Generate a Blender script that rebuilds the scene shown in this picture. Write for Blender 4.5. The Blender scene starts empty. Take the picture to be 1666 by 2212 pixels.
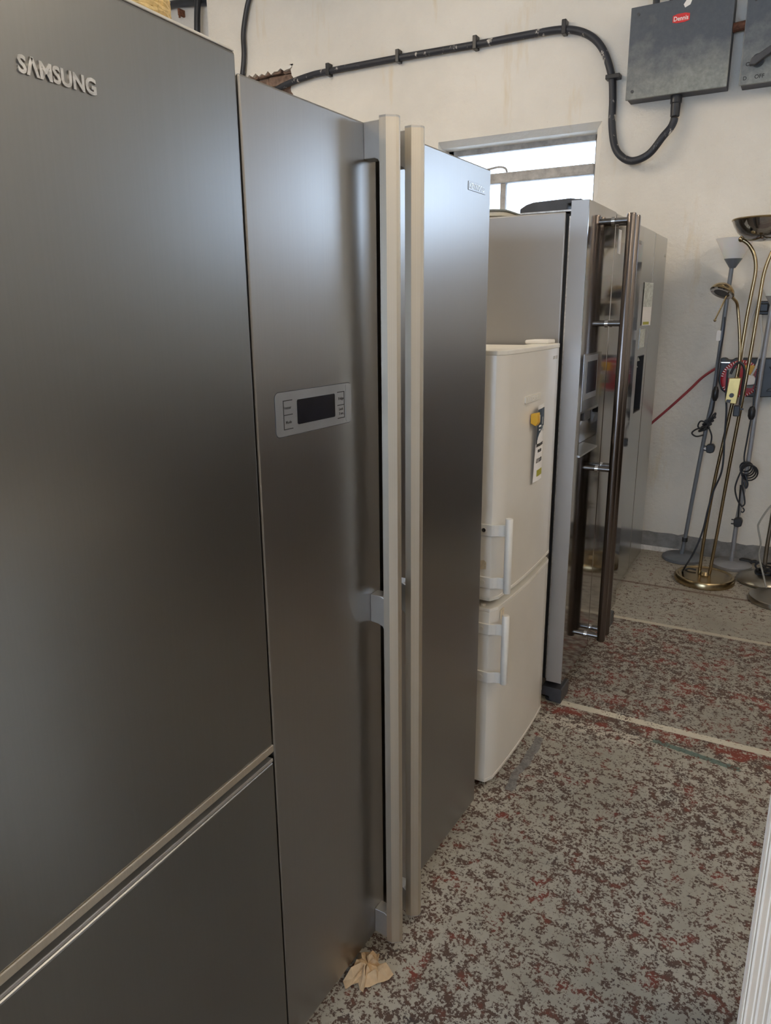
import bpy, bmesh, math, random
from mathutils import Vector, Matrix
random.seed(7)
SC = bpy.context.scene
COL = SC.collection
PI = math.pi

# ------------------------------------------------------------------ camera
cd = bpy.data.cameras.new('camera'); cam = bpy.data.objects.new('camera', cd); COL.objects.link(cam)
cd.sensor_fit = 'AUTO'; cd.sensor_width = 36.0; cd.lens = 25.828; cd.clip_start = 0.02
M = Matrix(((0.8717936, -0.1203179, 0.4748680, 0.0),
            (0.4898022, 0.2306233, -0.8407774, 0.0),
            (-0.0083550, 0.9655757, 0.2599879, 1.45),
            (0, 0, 0, 1)))
cam.matrix_world = M
SC.camera = cam
# ------------------------------------------------------------------ world / exposure
W = bpy.data.worlds.new('overcast_sky'); SC.world = W; W.use_nodes = True
bg = W.node_tree.nodes['Background']
bg.inputs[0].default_value = (0.66, 0.80, 1.0, 1); bg.inputs[1].default_value = 8.0
TUBE_L, TUBE_R = 52.0, 32.0          # emission of the ceiling battens
SC.view_settings.view_transform = 'Standard'; SC.view_settings.look = 'None'
SC.view_settings.exposure = 0.22; SC.view_settings.gamma = 1.0
SC.view_settings.use_curve_mapping = False
SC.cycles.use_denoising = True
SC.cycles.max_bounces = 10; SC.cycles.diffuse_bounces = 5; SC.cycles.glossy_bounces = 5
SC.cycles.transparent_max_bounces = 12; SC.cycles.sample_clamp_indirect = 6.0

# ------------------------------------------------------------------ materials
MATS = {}
def nt(name):
    m = bpy.data.materials.new(name); m.use_nodes = True
    t = m.node_tree; b = t.nodes['Principled BSDF']; MATS[name] = m
    return m, t, b
def node(t, typ, **kw):
    n = t.nodes.new(typ)
    for k, v in kw.items():
        if k.startswith('i_'):
            key = k[2:]
            n.inputs[int(key) if key.isdigit() else key].default_value = v
        else: setattr(n, k, v)
    return n
def lk(t, a, b): t.links.new(a, b)
def coord(t, scale=(1, 1, 1), out='Object'):
    c = node(t, 'ShaderNodeTexCoord'); mp = node(t, 'ShaderNodeMapping'); mp.inputs['Scale'].default_value = scale
    lk(t, c.outputs[out], mp.inputs[0]); return mp.outputs[0]
def noise(t, vec, scale, detail=3, rough=.5, dist=0):
    n = node(t, 'ShaderNodeTexNoise'); n.inputs['Scale'].default_value = scale; n.inputs['Detail'].default_value = detail
    n.inputs['Roughness'].default_value = rough; n.inputs['Distortion'].default_value = dist
    lk(t, vec, n.inputs['Vector']); return n.outputs['Fac']
def ramp(t, fac, stops):
    r = node(t, 'ShaderNodeValToRGB'); e = r.color_ramp.elements
    while len(e) < len(stops): e.new(.5)
    for el, (p, c) in zip(e, stops):
        el.position = p; el.color = (c, c, c, 1) if isinstance(c, (int, float)) else (*c, 1)
    lk(t, fac, r.inputs[0]); return r.outputs[0]
def mix(t, fac, a, b, mode='MIX'):
    n = node(t, 'ShaderNodeMix'); n.data_type = 'RGBA'; n.blend_type = mode
    for sock, v in ((n.inputs[0], fac), (n.inputs[6], a), (n.inputs[7], b)):
        if hasattr(v, 'is_output'): lk(t, v, sock)
        elif isinstance(v, (int, float)): sock.default_value = v if sock == n.inputs[0] else (v, v, v, 1)
        else: sock.default_value = (*v, 1)
    return n.outputs[2]
def math_(t, op, a, b=0.0, c=None):
    n = node(t, 'ShaderNodeMath'); n.operation = op
    for i, v in enumerate((a, b, c)):
        if v is None: continue
        if hasattr(v, 'is_output'): lk(t, v, n.inputs[i])
        else: n.inputs[i].default_value = v
    return n.outputs[0]
def bump(t, b, h, strength=.3, dist=.01):
    n = node(t, 'ShaderNodeBump'); n.inputs['Strength'].default_value = strength; n.inputs['Distance'].default_value = dist
    lk(t, h, n.inputs['Height']); lk(t, n.outputs[0], b.inputs['Normal'])
def simple(name, col, rough=.5, metal=0.0, var=.12, scale=14, bmp=0.0, spec=None, stretch=(1, 1, 1)):
    m, t, b = nt(name)
    v = coord(t, stretch); n = noise(t, v, scale, 4, .6)
    dark = tuple(max(0, c * (1 - var)) for c in col); lite = tuple(min(1, c * (1 + var)) for c in col)
    lk(t, ramp(t, n, [(.3, dark), (.7, lite)]), b.inputs['Base Color'])
    lk(t, math_(t, 'MULTIPLY_ADD', n, .12, max(.02, rough - .06)), b.inputs['Roughness'])
    b.inputs['Metallic'].default_value = metal
    if spec is not None: b.inputs['Specular IOR Level'].default_value = spec
    if bmp: bump(t, b, n, bmp, .004)
    return m
def brushed(name, col, rough, grain=.05, smudge=.05, metal=1.0):
    m, t, b = nt(name)
    v = coord(t, (1, 1, .0025)); g = noise(t, v, 330, 1, .5)          # vertical grain
    v2 = coord(t, (1, 1, 1)); s = noise(t, v2, 5, 5, .65)
    c0 = tuple(c * (1 - grain) for c in col); c1 = tuple(min(1, c * (1 + grain)) for c in col)
    base = ramp(t, g, [(.3, c0), (.7, c1)])
    lk(t, base, b.inputs['Base Color'])
    r = math_(t, 'MULTIPLY_ADD', g, .025, rough - .0125)
    r = math_(t, 'MULTIPLY_ADD', s, smudge, r)
    lk(t, r, b.inputs['Roughness']); b.inputs['Metallic'].default_value = metal
    return m

def make_floor_mat():
    m, t, b = nt('worn_floor_paint')
    tc = node(t, 'ShaderNodeTexCoord'); P = tc.outputs['Object']
    sep = node(t, 'ShaderNodeSeparateXYZ'); lk(t, P, sep.inputs[0]); X, Y = sep.outputs[0], sep.outputs[1]
    n1 = noise(t, P, 34, 9, .70, .25)
    n2 = noise(t, P, 125, 8, .70, .15)
    n3 = noise(t, P, 3.2, 4, .6)
    n4 = noise(t, P, 8.5, 4, .65)
    # paint bays between the white lines were laid and worn separately
    far = math_(t, 'GREATER_THAN', Y, 3.49); midb = math_(t, 'MULTIPLY', math_(t, 'GREATER_THAN', Y, 2.545), math_(t, 'LESS_THAN', Y, 3.49))
    bay = math_(t, 'SUBTRACT', math_(t, 'MULTIPLY', midb, .010), math_(t, 'MULTIPLY', far, .035))
    wear = math_(t, 'ADD', math_(t, 'MULTIPLY', n1, .50), math_(t, 'MULTIPLY', n2, .50))
    strip = math_(t, 'MULTIPLY', math_(t, 'GREATER_THAN', Y, 2.445), math_(t, 'LESS_THAN', Y, 2.524))
    wear = math_(t, 'ADD', wear, math_(t, 'ADD', bay, math_(t, 'MULTIPLY', strip, .035)))
    wear = math_(t, 'ADD', wear, math_(t, 'MULTIPLY', math_(t, 'SUBTRACT', n3, .5), .14))
    chips = ramp(t, wear, [(.506, 0.0), (.516, 1.0)])
    under = ramp(t, noise(t, P, 17, 4, .6), [(.33, (.055, .046, .044)), (.43, (.095, .060, .046)), (.57, (.115, .066, .046)), (.68, (.19, .055, .036))])
    red = ramp(t, math_(t, 'ADD', n4, math_(t, 'ADD', math_(t, 'MULTIPLY', midb, .07), math_(t, 'MULTIPLY', strip, .12))), [(.60, 0.0), (.70, 1.0)])
    under = mix(t, red, under, mix(t, n2, (.16, .032, .022), (.26, .06, .038)))
    paint = ramp(t, n3, [(.3, (.41, .375, .305)), (.55, (.47, .435, .365)), (.75, (.51, .48, .41))])
    paint = mix(t, math_(t, 'MULTIPLY', midb, .35), paint, (.36, .335, .30))
    paint = mix(t, math_(t, 'MULTIPLY', far, .35), paint, (.40, .36, .30))
    colr = mix(t, chips, paint, under)
    def band(lo, hi, colr, c, thr, strength=1.0, xr=None, slope=0.0):
        yy = Y if not slope else math_(t, 'ADD', Y, math_(t, 'MULTIPLY', X, slope))
        wob = math_(t, 'MULTIPLY', math_(t, 'SUBTRACT', n2, .5), .022)
        yy = math_(t, 'ADD', yy, wob)
        k = math_(t, 'MULTIPLY', math_(t, 'GREATER_THAN', yy, lo), math_(t, 'LESS_THAN', yy, hi))
        if xr:
            xx = math_(t, 'ADD', X, math_(t, 'MULTIPLY', wob, 3))
            k = math_(t, 'MULTIPLY', k, math_(t, 'MULTIPLY', math_(t, 'GREATER_THAN', xx, xr[0]), math_(t, 'LESS_THAN', xx, xr[1])))
        k = math_(t, 'MULTIPLY', k, math_(t, 'LESS_THAN', wear, thr))
        return mix(t, math_(t, 'MULTIPLY', k, strength), colr, c)
    colr = band(2.524, 2.560, colr, (.72, .66, .53), .575)
    colr = band(3.472, 3.502, colr, (.66, .60, .48), .60)
    colr = band(2.375, 2.435, colr, (.66, .60, .50), .50, .75, (-.95, -.36))         # paler patch
    colr = band(2.376, 2.402, colr, (.075, .15, .13), .53, .85, (-.31, -.03), .165)  # teal streak
    colr = band(4.005, 4.03, colr, (.13, .06, .035), .52, .7)                         # brown crack line
    # grey scrape beside the white fridge
    gx = math_(t, 'ADD', X, math_(t, 'MULTIPLY', math_(t, 'SUBTRACT', n4, .5), .05))
    k = math_(t, 'MULTIPLY', math_(t, 'COMPARE', gx, -.66, .014), math_(t, 'COMPARE', Y, 2.1, .17))
    colr = mix(t, math_(t, 'MULTIPLY', k, .8), colr, (.20, .195, .19))
    dirt = ramp(t, noise(t, P, 1.6, 5, .65), [(.35, .78), (.62, 1.0)])
    colr = mix(t, 1.0, colr, dirt, 'MULTIPLY')
    lk(t, colr, b.inputs['Base Color'])
    lk(t, math_(t, 'MULTIPLY_ADD', chips, .18, .52), b.inputs['Roughness'])
    h = math_(t, 'SUBTRACT', 1.0, chips); bump(t, b, h, .35, .0015)
    return m

def make_plaster(name, base, stain=.5):
    m, t, b = nt(name)
    tc = node(t, 'ShaderNodeTexCoord'); P = tc.outputs['Object']
    big = noise(t, P, 1.3, 5, .62); med = noise(t, P, 6, 5, .6); fine = noise(t, P, 38, 5, .65)
    d = tuple(c * .86 for c in base); col = ramp(t, big, [(.3, d), (.65, base)])
    warm = tuple((base[0] * .86, base[1] * .74, base[2] * .54))
    streak = noise(t, coord(t, (5, 1, .9)), 1.6, 4, .6)
    col = mix(t, math_(t, 'MULTIPLY', ramp(t, streak, [(.60, 0.0), (.78, 1.0)]), stain), col, warm)
    speck = ramp(t, noise(t, P, 22, 4, .7), [(.70, 0.0), (.77, 1.0)])
    col = mix(t, math_(t, 'MULTIPLY', speck, .35), col, (.34, .29, .23))
    lk(t, col, b.inputs['Base Color']); b.inputs['Roughness'].default_value = .82
    b.inputs['Specular IOR Level'].default_value = .25
    h = math_(t, 'ADD', math_(t, 'MULTIPLY', med, 1.0), math_(t, 'MULTIPLY', fine, .35))
    bump(t, b, h, .5, .018)
    return m

FLOOR = make_floor_mat()
PLASTER = make_plaster('old_white_plaster', (.80, .755, .675), .75)
PLASTER2 = make_plaster('pale_wall_paint', (.72, .70, .66), .2)
CEIL = simple('ceiling_white', (.74, .73, .70), .8, var=.05, scale=3)
DADO = simple('added_dark_dado', (.17, .145, .12), .55, var=.15, scale=4)
SKIRT = simple('grey_skirting_paint', (.235, .225, .215), .75, var=.28, scale=18, bmp=.4)
SKIRTW = simple('white_floor_filler', (.62, .60, .58), .8, var=.25, scale=30, bmp=.4)
BRICK = simple('old_brick', (.20, .13, .095), .9, var=.5, scale=24, bmp=.8)
MORTAR = simple('dirty_mortar', (.16, .125, .095), .95, var=.6, scale=30, bmp=.9)
STEEL1 = brushed('dark_brushed_inox', (.262, .259, .252), .305, .012, .03)
STEEL2 = brushed('light_brushed_inox', (.36, .352, .34), .297, .014, .02)
STEEL5 = brushed('satin_grey_inox', (.50, .50, .485), .20, .012, .04)
POLISH = simple('polished_grey_steel', (.42, .405, .39), .06, 1.0, var=.04, scale=3)
SIDE4 = simple('silver_painted_side', (.46, .445, .43), .36, .75, var=.03, scale=3)
BODYGREY = simple('grey_cabinet_paint', (.33, .33, .33), .45, .3, var=.05)
ALU = brushed('satin_aluminium', (.70, .635, .53), .40, .025, .06)
ALUCAST = simple('cast_grey_aluminium', (.56, .55, .53), .34, .85, var=.05)
BRONZE = brushed('bronze_anodised_bar', (.185, .16, .148), .22, .02, .04)
CHROME = simple('chrome', (.80, .80, .80), .12, 1.0, var=.06, scale=60)
CHROMED = simple('dull_chrome_letters', (.60, .585, .56), .32, .9, var=.25, scale=90)
DARKCH = simple('dark_chrome_post', (.26, .25, .24), .25, 1.0, var=.1)
BLACK = simple('black_plastic', (.018, .019, .022), .38, var=.3)
GASKET_GAP = simple('black_gasket_and_gap_shade', (.008, .008, .009), .7, var=.3)
DKGREY = simple('dark_grey_plastic', (.055, .055, .06), .42, var=.2)
WHITEF = simple('white_fridge_enamel', (.72, .675, .60), .24, var=.035, scale=3)
WHITEP = simple('white_handle_plastic', (.77, .73, .66), .33, var=.04)
WHITECAP = simple('cream_door_trim', (.74, .70, .62), .4, var=.05)
GREYMARK = simple('faint_grey_mark', (.50, .48, .44), .5)
PANELG = simple('control_panel_silver', (.34, .35, .365), .30, .6, var=.05)
SCREEN = simple('unlit_display', (.010, .011, .016), .16, var=.4, scale=40)
INK = simple('black_print', (.02, .02, .02), .6)
CABLEB = simple('black_cable_sheath', (.022, .025, .032), .42, var=.35, scale=9)
m_, t_, b_ = nt('painted_black_cable')
n_ = noise(t_, coord(t_, (2, 1, 1)), 11, 5, .7)
lk(t_, ramp(t_, n_, [(.60, (.020, .023, .032)), (.66, (.55, .52, .48))]), b_.inputs['Base Color']); b_.inputs['Roughness'].default_value = .5
CABLEP = m_
m_, t_, b_ = nt('mottled_galvanised_box')
P_ = coord(t_); g1 = noise(t_, P_, 34, 6, .7); g2 = noise(t_, P_, 5, 5, .65)
sz_ = node(t_, 'ShaderNodeSeparateXYZ'); lk(t_, P_, sz_.inputs[0]); dz_ = math_(t_, 'ADD', math_(t_, 'MULTIPLY', math_(t_, 'SUBTRACT', .30, sz_.outputs[2]), 1.5), g2)  # cover turns paler and greener towards the bottom
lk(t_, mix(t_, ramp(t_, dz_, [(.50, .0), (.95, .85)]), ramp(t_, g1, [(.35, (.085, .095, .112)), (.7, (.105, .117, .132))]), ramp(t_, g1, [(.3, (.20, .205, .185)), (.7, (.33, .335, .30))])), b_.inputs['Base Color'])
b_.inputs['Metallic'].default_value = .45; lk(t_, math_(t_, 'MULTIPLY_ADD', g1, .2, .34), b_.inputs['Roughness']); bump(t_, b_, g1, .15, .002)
BOXM = m_
BOXSIDE = simple('dark_steel_box_edge', (.06, .06, .07), .5, .3, var=.35, scale=30)
REDLOGO = simple('red_badge', (.62, .03, .03), .45, var=.06)
WHITEPR = simple('white_print', (.85, .82, .78), .5)
FRAME = simple('old_window_frame_paint', (.40, .38, .355), .7, var=.25, scale=20, bmp=.3)
BRASS = simple('antique_brass', (.40, .31, .18), .24, 1.0, var=.12, scale=8)
BRASSB = simple('brass_box_yellow', (.47, .35, .14), .34, .9, var=.12, scale=20)
NICKEL = simple('brushed_nickel', (.36, .33, .28), .30, 1.0, var=.1, scale=8)
STEELC = simple('polished_dark_chrome', (.50, .50, .52), .07, 1.0, var=.05)
GREYL = simple('grey_lamp_paint', (.185, .20, .225), .42, .3, var=.06)
SILVL = simple('silver_lamp_paint', (.36, .36, .375), .42, .35, var=.08)
m_, t_, b_ = nt('frosted_white_shade')
lk(t_, ramp(t_, noise(t_, coord(t_), 6, 3), [(.3, (.80, .78, .76)), (.7, (.86, .85, .83))]), b_.inputs['Base Color'])
b_.inputs['Roughness'].default_value = .45; b_.inputs['Transmission Weight'].default_value = .0; b_.inputs['Subsurface Weight'].default_value = .25
SHADE = m_
REEL = simple('dark_reel_plastic', (.035, .040, .045), .42, var=.25)
REELR = simple('red_reel_plastic', (.40, .018, .030), .34, var=.12)
CREAM = simple('cream_plastic', (.76, .70, .56), .42, var=.06)
YEL = simple('yellow_plastic', (.75, .42, .03), .4, var=.08)
GREYPL = simple('grey_socket_plastic', (.28, .30, .28), .5, var=.1)
REDCAB = simple('red_cable_sheath', (.33, .05, .06), .5, var=.15)
WHITECAB = simple('white_cable_sheath', (.72, .70, .66), .5, var=.06)
GREYCAB = simple('clear_grey_cable_sheath', (.33, .32, .28), .4, var=.1)
PAPERB = simple('brown_kraft_paper', (.52, .36, .205), .85, var=.16, scale=40)
PAPERW = simple('white_card', (.86, .83, .80), .6, var=.03)
TAGNAVY = simple('dark_navy_print', (.022, .040, .058), .45, var=.3, scale=20)
TAGGRN = simple('olive_green_print', (.40, .38, .045), .5, var=.08)
TAGPALE = simple('pale_tag_pattern', (.58, .60, .55), .5, var=.35, scale=60)
CABW = simple('white_painted_wood', (.80, .71, .60), .5, var=.05, scale=6)
WOODD = simple('dark_stained_wood', (.075, .048, .033), .45, var=.35, scale=7, stretch=(6, 6, .6))
TAPE = simple('glue_residue', (.62, .52, .37), .6, var=.2, scale=60)
STRAW = simple('pale_wicker', (.72, .53, .24), .7, var=.3, scale=70)
RUST = simple('rusty_bracket', (.16, .065, .035), .8, var=.5, scale=50)
BATTEN = simple('white_batten_metal', (.8, .8, .8), .5, var=.03)
def emit(name, col, s):
    m, t, b = nt(name); b.inputs['Base Color'].default_value = (.8, .8, .8, 1)
    b.inputs['Emission Color'].default_value = (*col, 1); b.inputs['Emission Strength'].default_value = s; return m
TUBEL = emit('lit_tube_left', (1.0, .86, .67), TUBE_L)
TUBER = emit('lit_tube_right', (1.0, .87, .70), TUBE_R)
m_, t_, b_ = nt('window_glass')
tr = node(t_, 'ShaderNodeBsdfTransparent'); gl = node(t_, 'ShaderNodeBsdfGlossy'); gl.inputs['Roughness'].default_value = .05
fr = node(t_, 'ShaderNodeFresnel'); fr.inputs[0].default_value = 1.45
dn = noise(t_, coord(t_), 9, 4); tr_c = ramp(t_, dn, [(.3, (.88, .92, .96)), (.7, (.97, .98, .99))]); lk(t_, tr_c, tr.inputs[0])
ms = node(t_, 'ShaderNodeMixShader'); lk(t_, fr.outputs[0], ms.inputs[0]); lk(t_, tr.outputs[0], ms.inputs[1]); lk(t_, gl.outputs[0], ms.inputs[2])
lk(t_, ms.outputs[0], t_.nodes['Material Output'].inputs[0]); GLASS = m_

# ------------------------------------------------------------------ mesh helpers
def obj(name, bm, mat, parent=None, smooth=False):
    me = bpy.data.meshes.new(name)
    if isinstance(bm, bmesh.types.BMesh):
        bmesh.ops.recalc_face_normals(bm, faces=bm.faces[:]); bm.to_mesh(me); bm.free()
    else: me = bm
    me.materials.clear(); me.materials.append(mat)
    if smooth:
        me.polygons.foreach_set('use_smooth', [True] * len(me.polygons))
        try: me.set_sharp_from_angle(angle=math.radians(38))
        except Exception: pass
    o = bpy.data.objects.new(name, me); COL.objects.link(o)
    if parent: o.parent = parent
    return o
def tag(o, label, cat, group=None):
    o['label'] = label; o['category'] = cat
    if group: o['group'] = group
    return o
def thing(name, label, cat, loc=(0, 0, 0), rotz=0, group=None):
    o = bpy.data.objects.new(name, None); COL.objects.link(o); o.empty_display_size = .1
    o.location = loc; o.rotation_euler = (0, 0, rotz); return tag(o, label, cat, group)
def struct(name, bm, mat, parent=None, smooth=False):
    o = obj(name, bm, mat, parent, smooth); o['kind'] = 'structure'; return o
def NB(): return bmesh.new()
def bx(bm, a, b, bev=0.0, seg=2):
    x0, y0, z0 = (min(p, q) for p, q in zip(a, b)); x1, y1, z1 = (max(p, q) for p, q in zip(a, b))
    tmp = bmesh.new() if bev else bm
    v = [tmp.verts.new(p) for p in ((x0, y0, z0), (x1, y0, z0), (x1, y1, z0), (x0, y1, z0), (x0, y0, z1), (x1, y0, z1), (x1, y1, z1), (x0, y1, z1))]
    for f in ((0, 3, 2, 1), (4, 5, 6, 7), (0, 1, 5, 4), (1, 2, 6, 5), (2, 3, 7, 6), (3, 0, 4, 7)): tmp.faces.new([v[i] for i in f])
    if bev:
        bmesh.ops.bevel(tmp, geom=tmp.edges[:], offset=bev, segments=seg, affect='EDGES', profile=.5)
        merge(bm, tmp)
    return bm
def merge(bm, tmp):
    me = bpy.data.meshes.new('tmp'); tmp.to_mesh(me); tmp.free(); bm.from_mesh(me); bpy.data.meshes.remove(me)
def box(a, b, bev=0.0, seg=2): return bx(NB(), a, b, bev, seg)
def prism(bm, pts, lo, hi, axis='z', bev=0.0):
    """2-D polygon pts extruded along axis; pts are (x,y) for z, (y,z) for x, (x,z) for y."""
    def P(p, h): return {'z': (p[0], p[1], h), 'x': (h, p[0], p[1]), 'y': (p[0], h, p[1])}[axis]
    tmp = bmesh.new()
    a = [tmp.verts.new(P(p, lo)) for p in pts]; b = [tmp.verts.new(P(p, hi)) for p in pts]
    n = len(pts); tmp.faces.new(a[::-1]); tmp.faces.new(b)
    for i in range(n): tmp.faces.new((a[i], a[(i + 1) % n], b[(i + 1) % n], b[i]))
    bmesh.ops.recalc_face_normals(tmp, faces=tmp.faces[:])
    if bev: bmesh.ops.bevel(tmp, geom=tmp.edges[:], offset=bev, segments=2, affect='EDGES', profile=.5)
    merge(bm, tmp); return bm
def rrect(y0, z0, y1, z1, r, n=5):
    out = []
    for cx, cy, a0 in ((y1 - r, z1 - r, 0), (y0 + r, z1 - r, 90), (y0 + r, z0 + r, 180), (y1 - r, z0 + r, 270)):
        for i in range(n + 1):
            a = math.radians(a0 + 90 * i / n); out.append((cx + r * math.cos(a), cy + r * math.sin(a)))
    return out
def lathe(bm, prof, seg=32, mat=None, cap=True):
    tmp = bmesh.new(); rings = []
    for r, z in prof:
        rings.append([tmp.verts.new((r * math.cos(2 * PI * i / seg), r * math.sin(2 * PI * i / seg), z)) for i in range(seg)] if r > 1e-6 else [tmp.verts.new((0, 0, z))])
    for A, B in zip(rings, rings[1:]):
        for i in range(seg):
            j = (i + 1) % seg
            if len(A) == 1 and len(B) == 1: continue
            if len(A) == 1: tmp.faces.new((A[0], B[j], B[i]))
            elif len(B) == 1: tmp.faces.new((A[i], A[j], B[0]))
            else: tmp.faces.new((A[i], A[j], B[j], B[i]))
    if cap:
        if len(rings[0]) > 1: tmp.faces.new(rings[0][::-1])
        if len(rings[-1]) > 1: tmp.faces.new(rings[-1])
    if mat is not None: bmesh.ops.transform(tmp, matrix=mat, verts=tmp.verts[:])
    merge(bm, tmp); return bm
def smoothpts(pts, n=8):
    pts = [Vector(p) for p in pts]; out = []
    for i in range(len(pts) - 1):
        p0 = pts[max(i - 1, 0)]; p1 = pts[i]; p2 = pts[i + 1]; p3 = pts[min(i + 2, len(pts) - 1)]
        for k in range(n):
            s = k / n
            out.append(.5 * ((2 * p1) + (p2 - p0) * s + (2 * p0 - 5 * p1 + 4 * p2 - p3) * s * s + (3 * p1 - p0 - 3 * p2 + p3) * s ** 3))
    out.append(pts[-1]); return out
def tube(bm, pts, r, seg=10, smooth=0):
    P = smoothpts(pts, smooth) if smooth else [Vector(p) for p in pts]
    tmp = bmesh.new(); rings = []; up = Vector((.13, .27, .95)).normalized()
    T = [(P[min(i + 1, len(P) - 1)] - P[max(i - 1, 0)]).normalized() for i in range(len(P))]
    a = T[0].cross(up); a = a.normalized() if a.length > .05 else T[0].orthogonal().normalized()
    for i, p in enumerate(P):
        a = (a - T[i] * a.dot(T[i])); a = a.normalized() if a.length > 1e-5 else T[i].orthogonal().normalized()
        b = T[i].cross(a)
        rr = r[i] if isinstance(r, list) else r
        rings.append([tmp.verts.new(p + rr * (a * math.cos(2 * PI * k / seg) + b * math.sin(2 * PI * k / seg))) for k in range(seg)])
    for A, B in zip(rings, rings[1:]):
        for k in range(seg): tmp.faces.new((A[k], A[(k + 1) % seg], B[(k + 1) % seg], B[k]))
    tmp.faces.new(rings[0][::-1]); tmp.faces.new(rings[-1])
    merge(bm, tmp); return bm
def text(name, s, size, mat, parent, face, origin, depth=.001, bold=0.0, width=None, align='LEFT', spacing=1.0):
    """flat lettering. face 'x': reads along +y, up z, facing +x; face '-y': reads along +x, up z, facing -y."""
    c = bpy.data.curves.new('txt', 'FONT'); c.body = s; c.size = size; c.extrude = depth / 2; c.offset = bold; c.align_x = align
    c.resolution_u = 3; c.space_character = spacing
    tmp = bpy.data.objects.new('txt', c); COL.objects.link(tmp)
    bpy.context.view_layer.update()
    me = bpy.data.meshes.new_from_object(tmp); bpy.data.objects.remove(tmp); bpy.data.curves.remove(c)
    xs = [v.co.x for v in me.vertices]
    if width and xs:
        k = width / (max(xs) - min(xs)); x0 = min(xs) if align == 'LEFT' else 0
        for v in me.vertices: v.co.x = (v.co.x - x0) * k
    R = Matrix(((0, 0, 1), (1, 0, 0), (0, 1, 0))) if face == 'x' else Matrix(((1, 0, 0), (0, 0, -1), (0, 1, 0)))
    me.transform(Matrix.Translation(origin) @ R.to_4x4())
    me.name = name
    return obj(name, me, mat, parent)
def disc_y(bm, x, z, y0, y1, r, seg=20):
    """cylinder along y."""
    return lathe(bm, [(r, 0), (r, abs(y1 - y0))], seg, Matrix.Translation((x, max(y0, y1), z)) @ Matrix.Rotation(PI / 2, 4, 'X'))
def disc_x(bm, y, z, x0, x1, r, seg=20):
    return lathe(bm, [(r, 0), (r, abs(x1 - x0))], seg, Matrix.Translation((min(x0, x1), y, z)) @ Matrix.Rotation(PI / 2, 4, 'Y'))

# ------------------------------------------------------------------ room shell
YB = 4.69; XL, XR, YF, ZC = -5.6, 3.0, -3.6, 3.95
struct('floor', box((XL - .2, YF - .2, -.12), (XR + .2, YB + .6, 0)), FLOOR)
struct('ceiling', box((XL - .2, YF - .2, ZC), (XR + .2, YB + .6, ZC + .15)), CEIL)
WIN1 = (-2.235, -1.232, 1.72, 2.485); WIN2 = (.74, 2.35, 1.96, 2.64); PATCH = (-3.80, -3.355, 2.86, 3.135)
def holed_wall(name, xs0, xs1, y0, y1, holes, mat):
    xs = sorted({xs0, xs1, *[h[0] for h in holes], *[h[1] for h in holes]}); bm = NB()
    for a, b in zip(xs, xs[1:]):
        mid = (a + b) / 2; hs = sorted((h[2], h[3]) for h in holes if h[0] < mid < h[1])
        z = 0.0
        for lo, hi in hs:
            if lo > z: bx(bm, (a, y0, z), (b, y1, lo))
            z = hi
        bx(bm, (a, y0, z), (b, y1, ZC))
    bmesh.ops.remove_doubles(bm, verts=bm.verts[:], dist=1e-5)
    return struct(name, bm, mat)
CX = -4.10
wall_back = holed_wall('wall_back', CX, XR + .2, YB, YB + .30, [(WIN1[0], WIN1[1] + .04, WIN1[2], WIN1[3] + .03), WIN2, PATCH], PLASTER)
struct('wall_back_recess', box((XL - .2, YB + .27, 0), (CX, YB + .5, ZC)), PLASTER2)
struct('wall_left', box((XL - .2, YF - .2, 0), (XL, YB + .27, ZC)), PLASTER2)
bm = NB(); bx(bm, (XR, YF - .2, 1.0), (XR + .2, YB, ZC)); struct('wall_right', bm, PLASTER2)
struct('trim_1', box((XR - .012, YF, 0), (XR + .2, YB, 1.0)), DADO)  # unseen dark dado, added so the fridge doors reflect a dark tone
# shop front behind the viewer, with a wide glazed opening
FX0, FX1 = -2.6, 1.1
bm = NB(); bx(bm, (XL, YF - .2, 0), (FX0, YF, ZC)); bx(bm, (FX1, YF - .2, 0), (XR, YF, ZC)); bx(bm, (FX0, YF - .2, 2.5), (FX1, YF, ZC)); bx(bm, (FX0, YF - .2, 0), (FX1, YF, .3))
struct('wall_front', bm, PLASTER2)
bm = NB()
for x in (FX0, -1.4, -.15, FX1 - .06): bx(bm, (x, YF - .12, .3), (x + .06, YF - .06, 2.5))
bx(bm, (FX0, YF - .12, .3), (FX1, YF - .06, .36)); bx(bm, (FX0, YF - .12, 2.44), (FX1, YF - .06, 2.5))
wf = struct('window_3', bm, FRAME)
for x0, x1 in ((FX0 + .06, -1.4), (-1.34, -.15), (-.09, FX1 - .06)):
    obj('pane', box((x0, YF - .095, .36), (x1, YF - .089, 2.44)), GLASS, wf)
# brick showing where the plaster has fallen off
bm = NB(); bx(bm, (PATCH[0], YB + .06, PATCH[2]), (PATCH[1], YB + .29, PATCH[3])); obj('mortar', bm, MORTAR, wall_back)
bz = PATCH[2] + .008; row = 0
while bz < PATCH[3] - .03:
    x = PATCH[0] - (.1 if row % 2 else 0) + .006
    while x < PATCH[1]:
        x0 = max(x, PATCH[0] + .004); x1 = min(x + .205, PATCH[1] - .004); z1 = min(bz + .063, PATCH[3] - .004)
        if x1 - x0 > .03:
            b = box((x0, YB + random.uniform(.012, .03), bz), (x1, YB + .09, z1), .006, 2)
            for v in b.verts: v.co += Vector((random.uniform(-.004, .004), random.uniform(-.005, .005), random.uniform(-.003, .003)))
            obj('brick', b, BRICK, wall_back)
        x += .217
    bz += .075; row += 1
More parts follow.
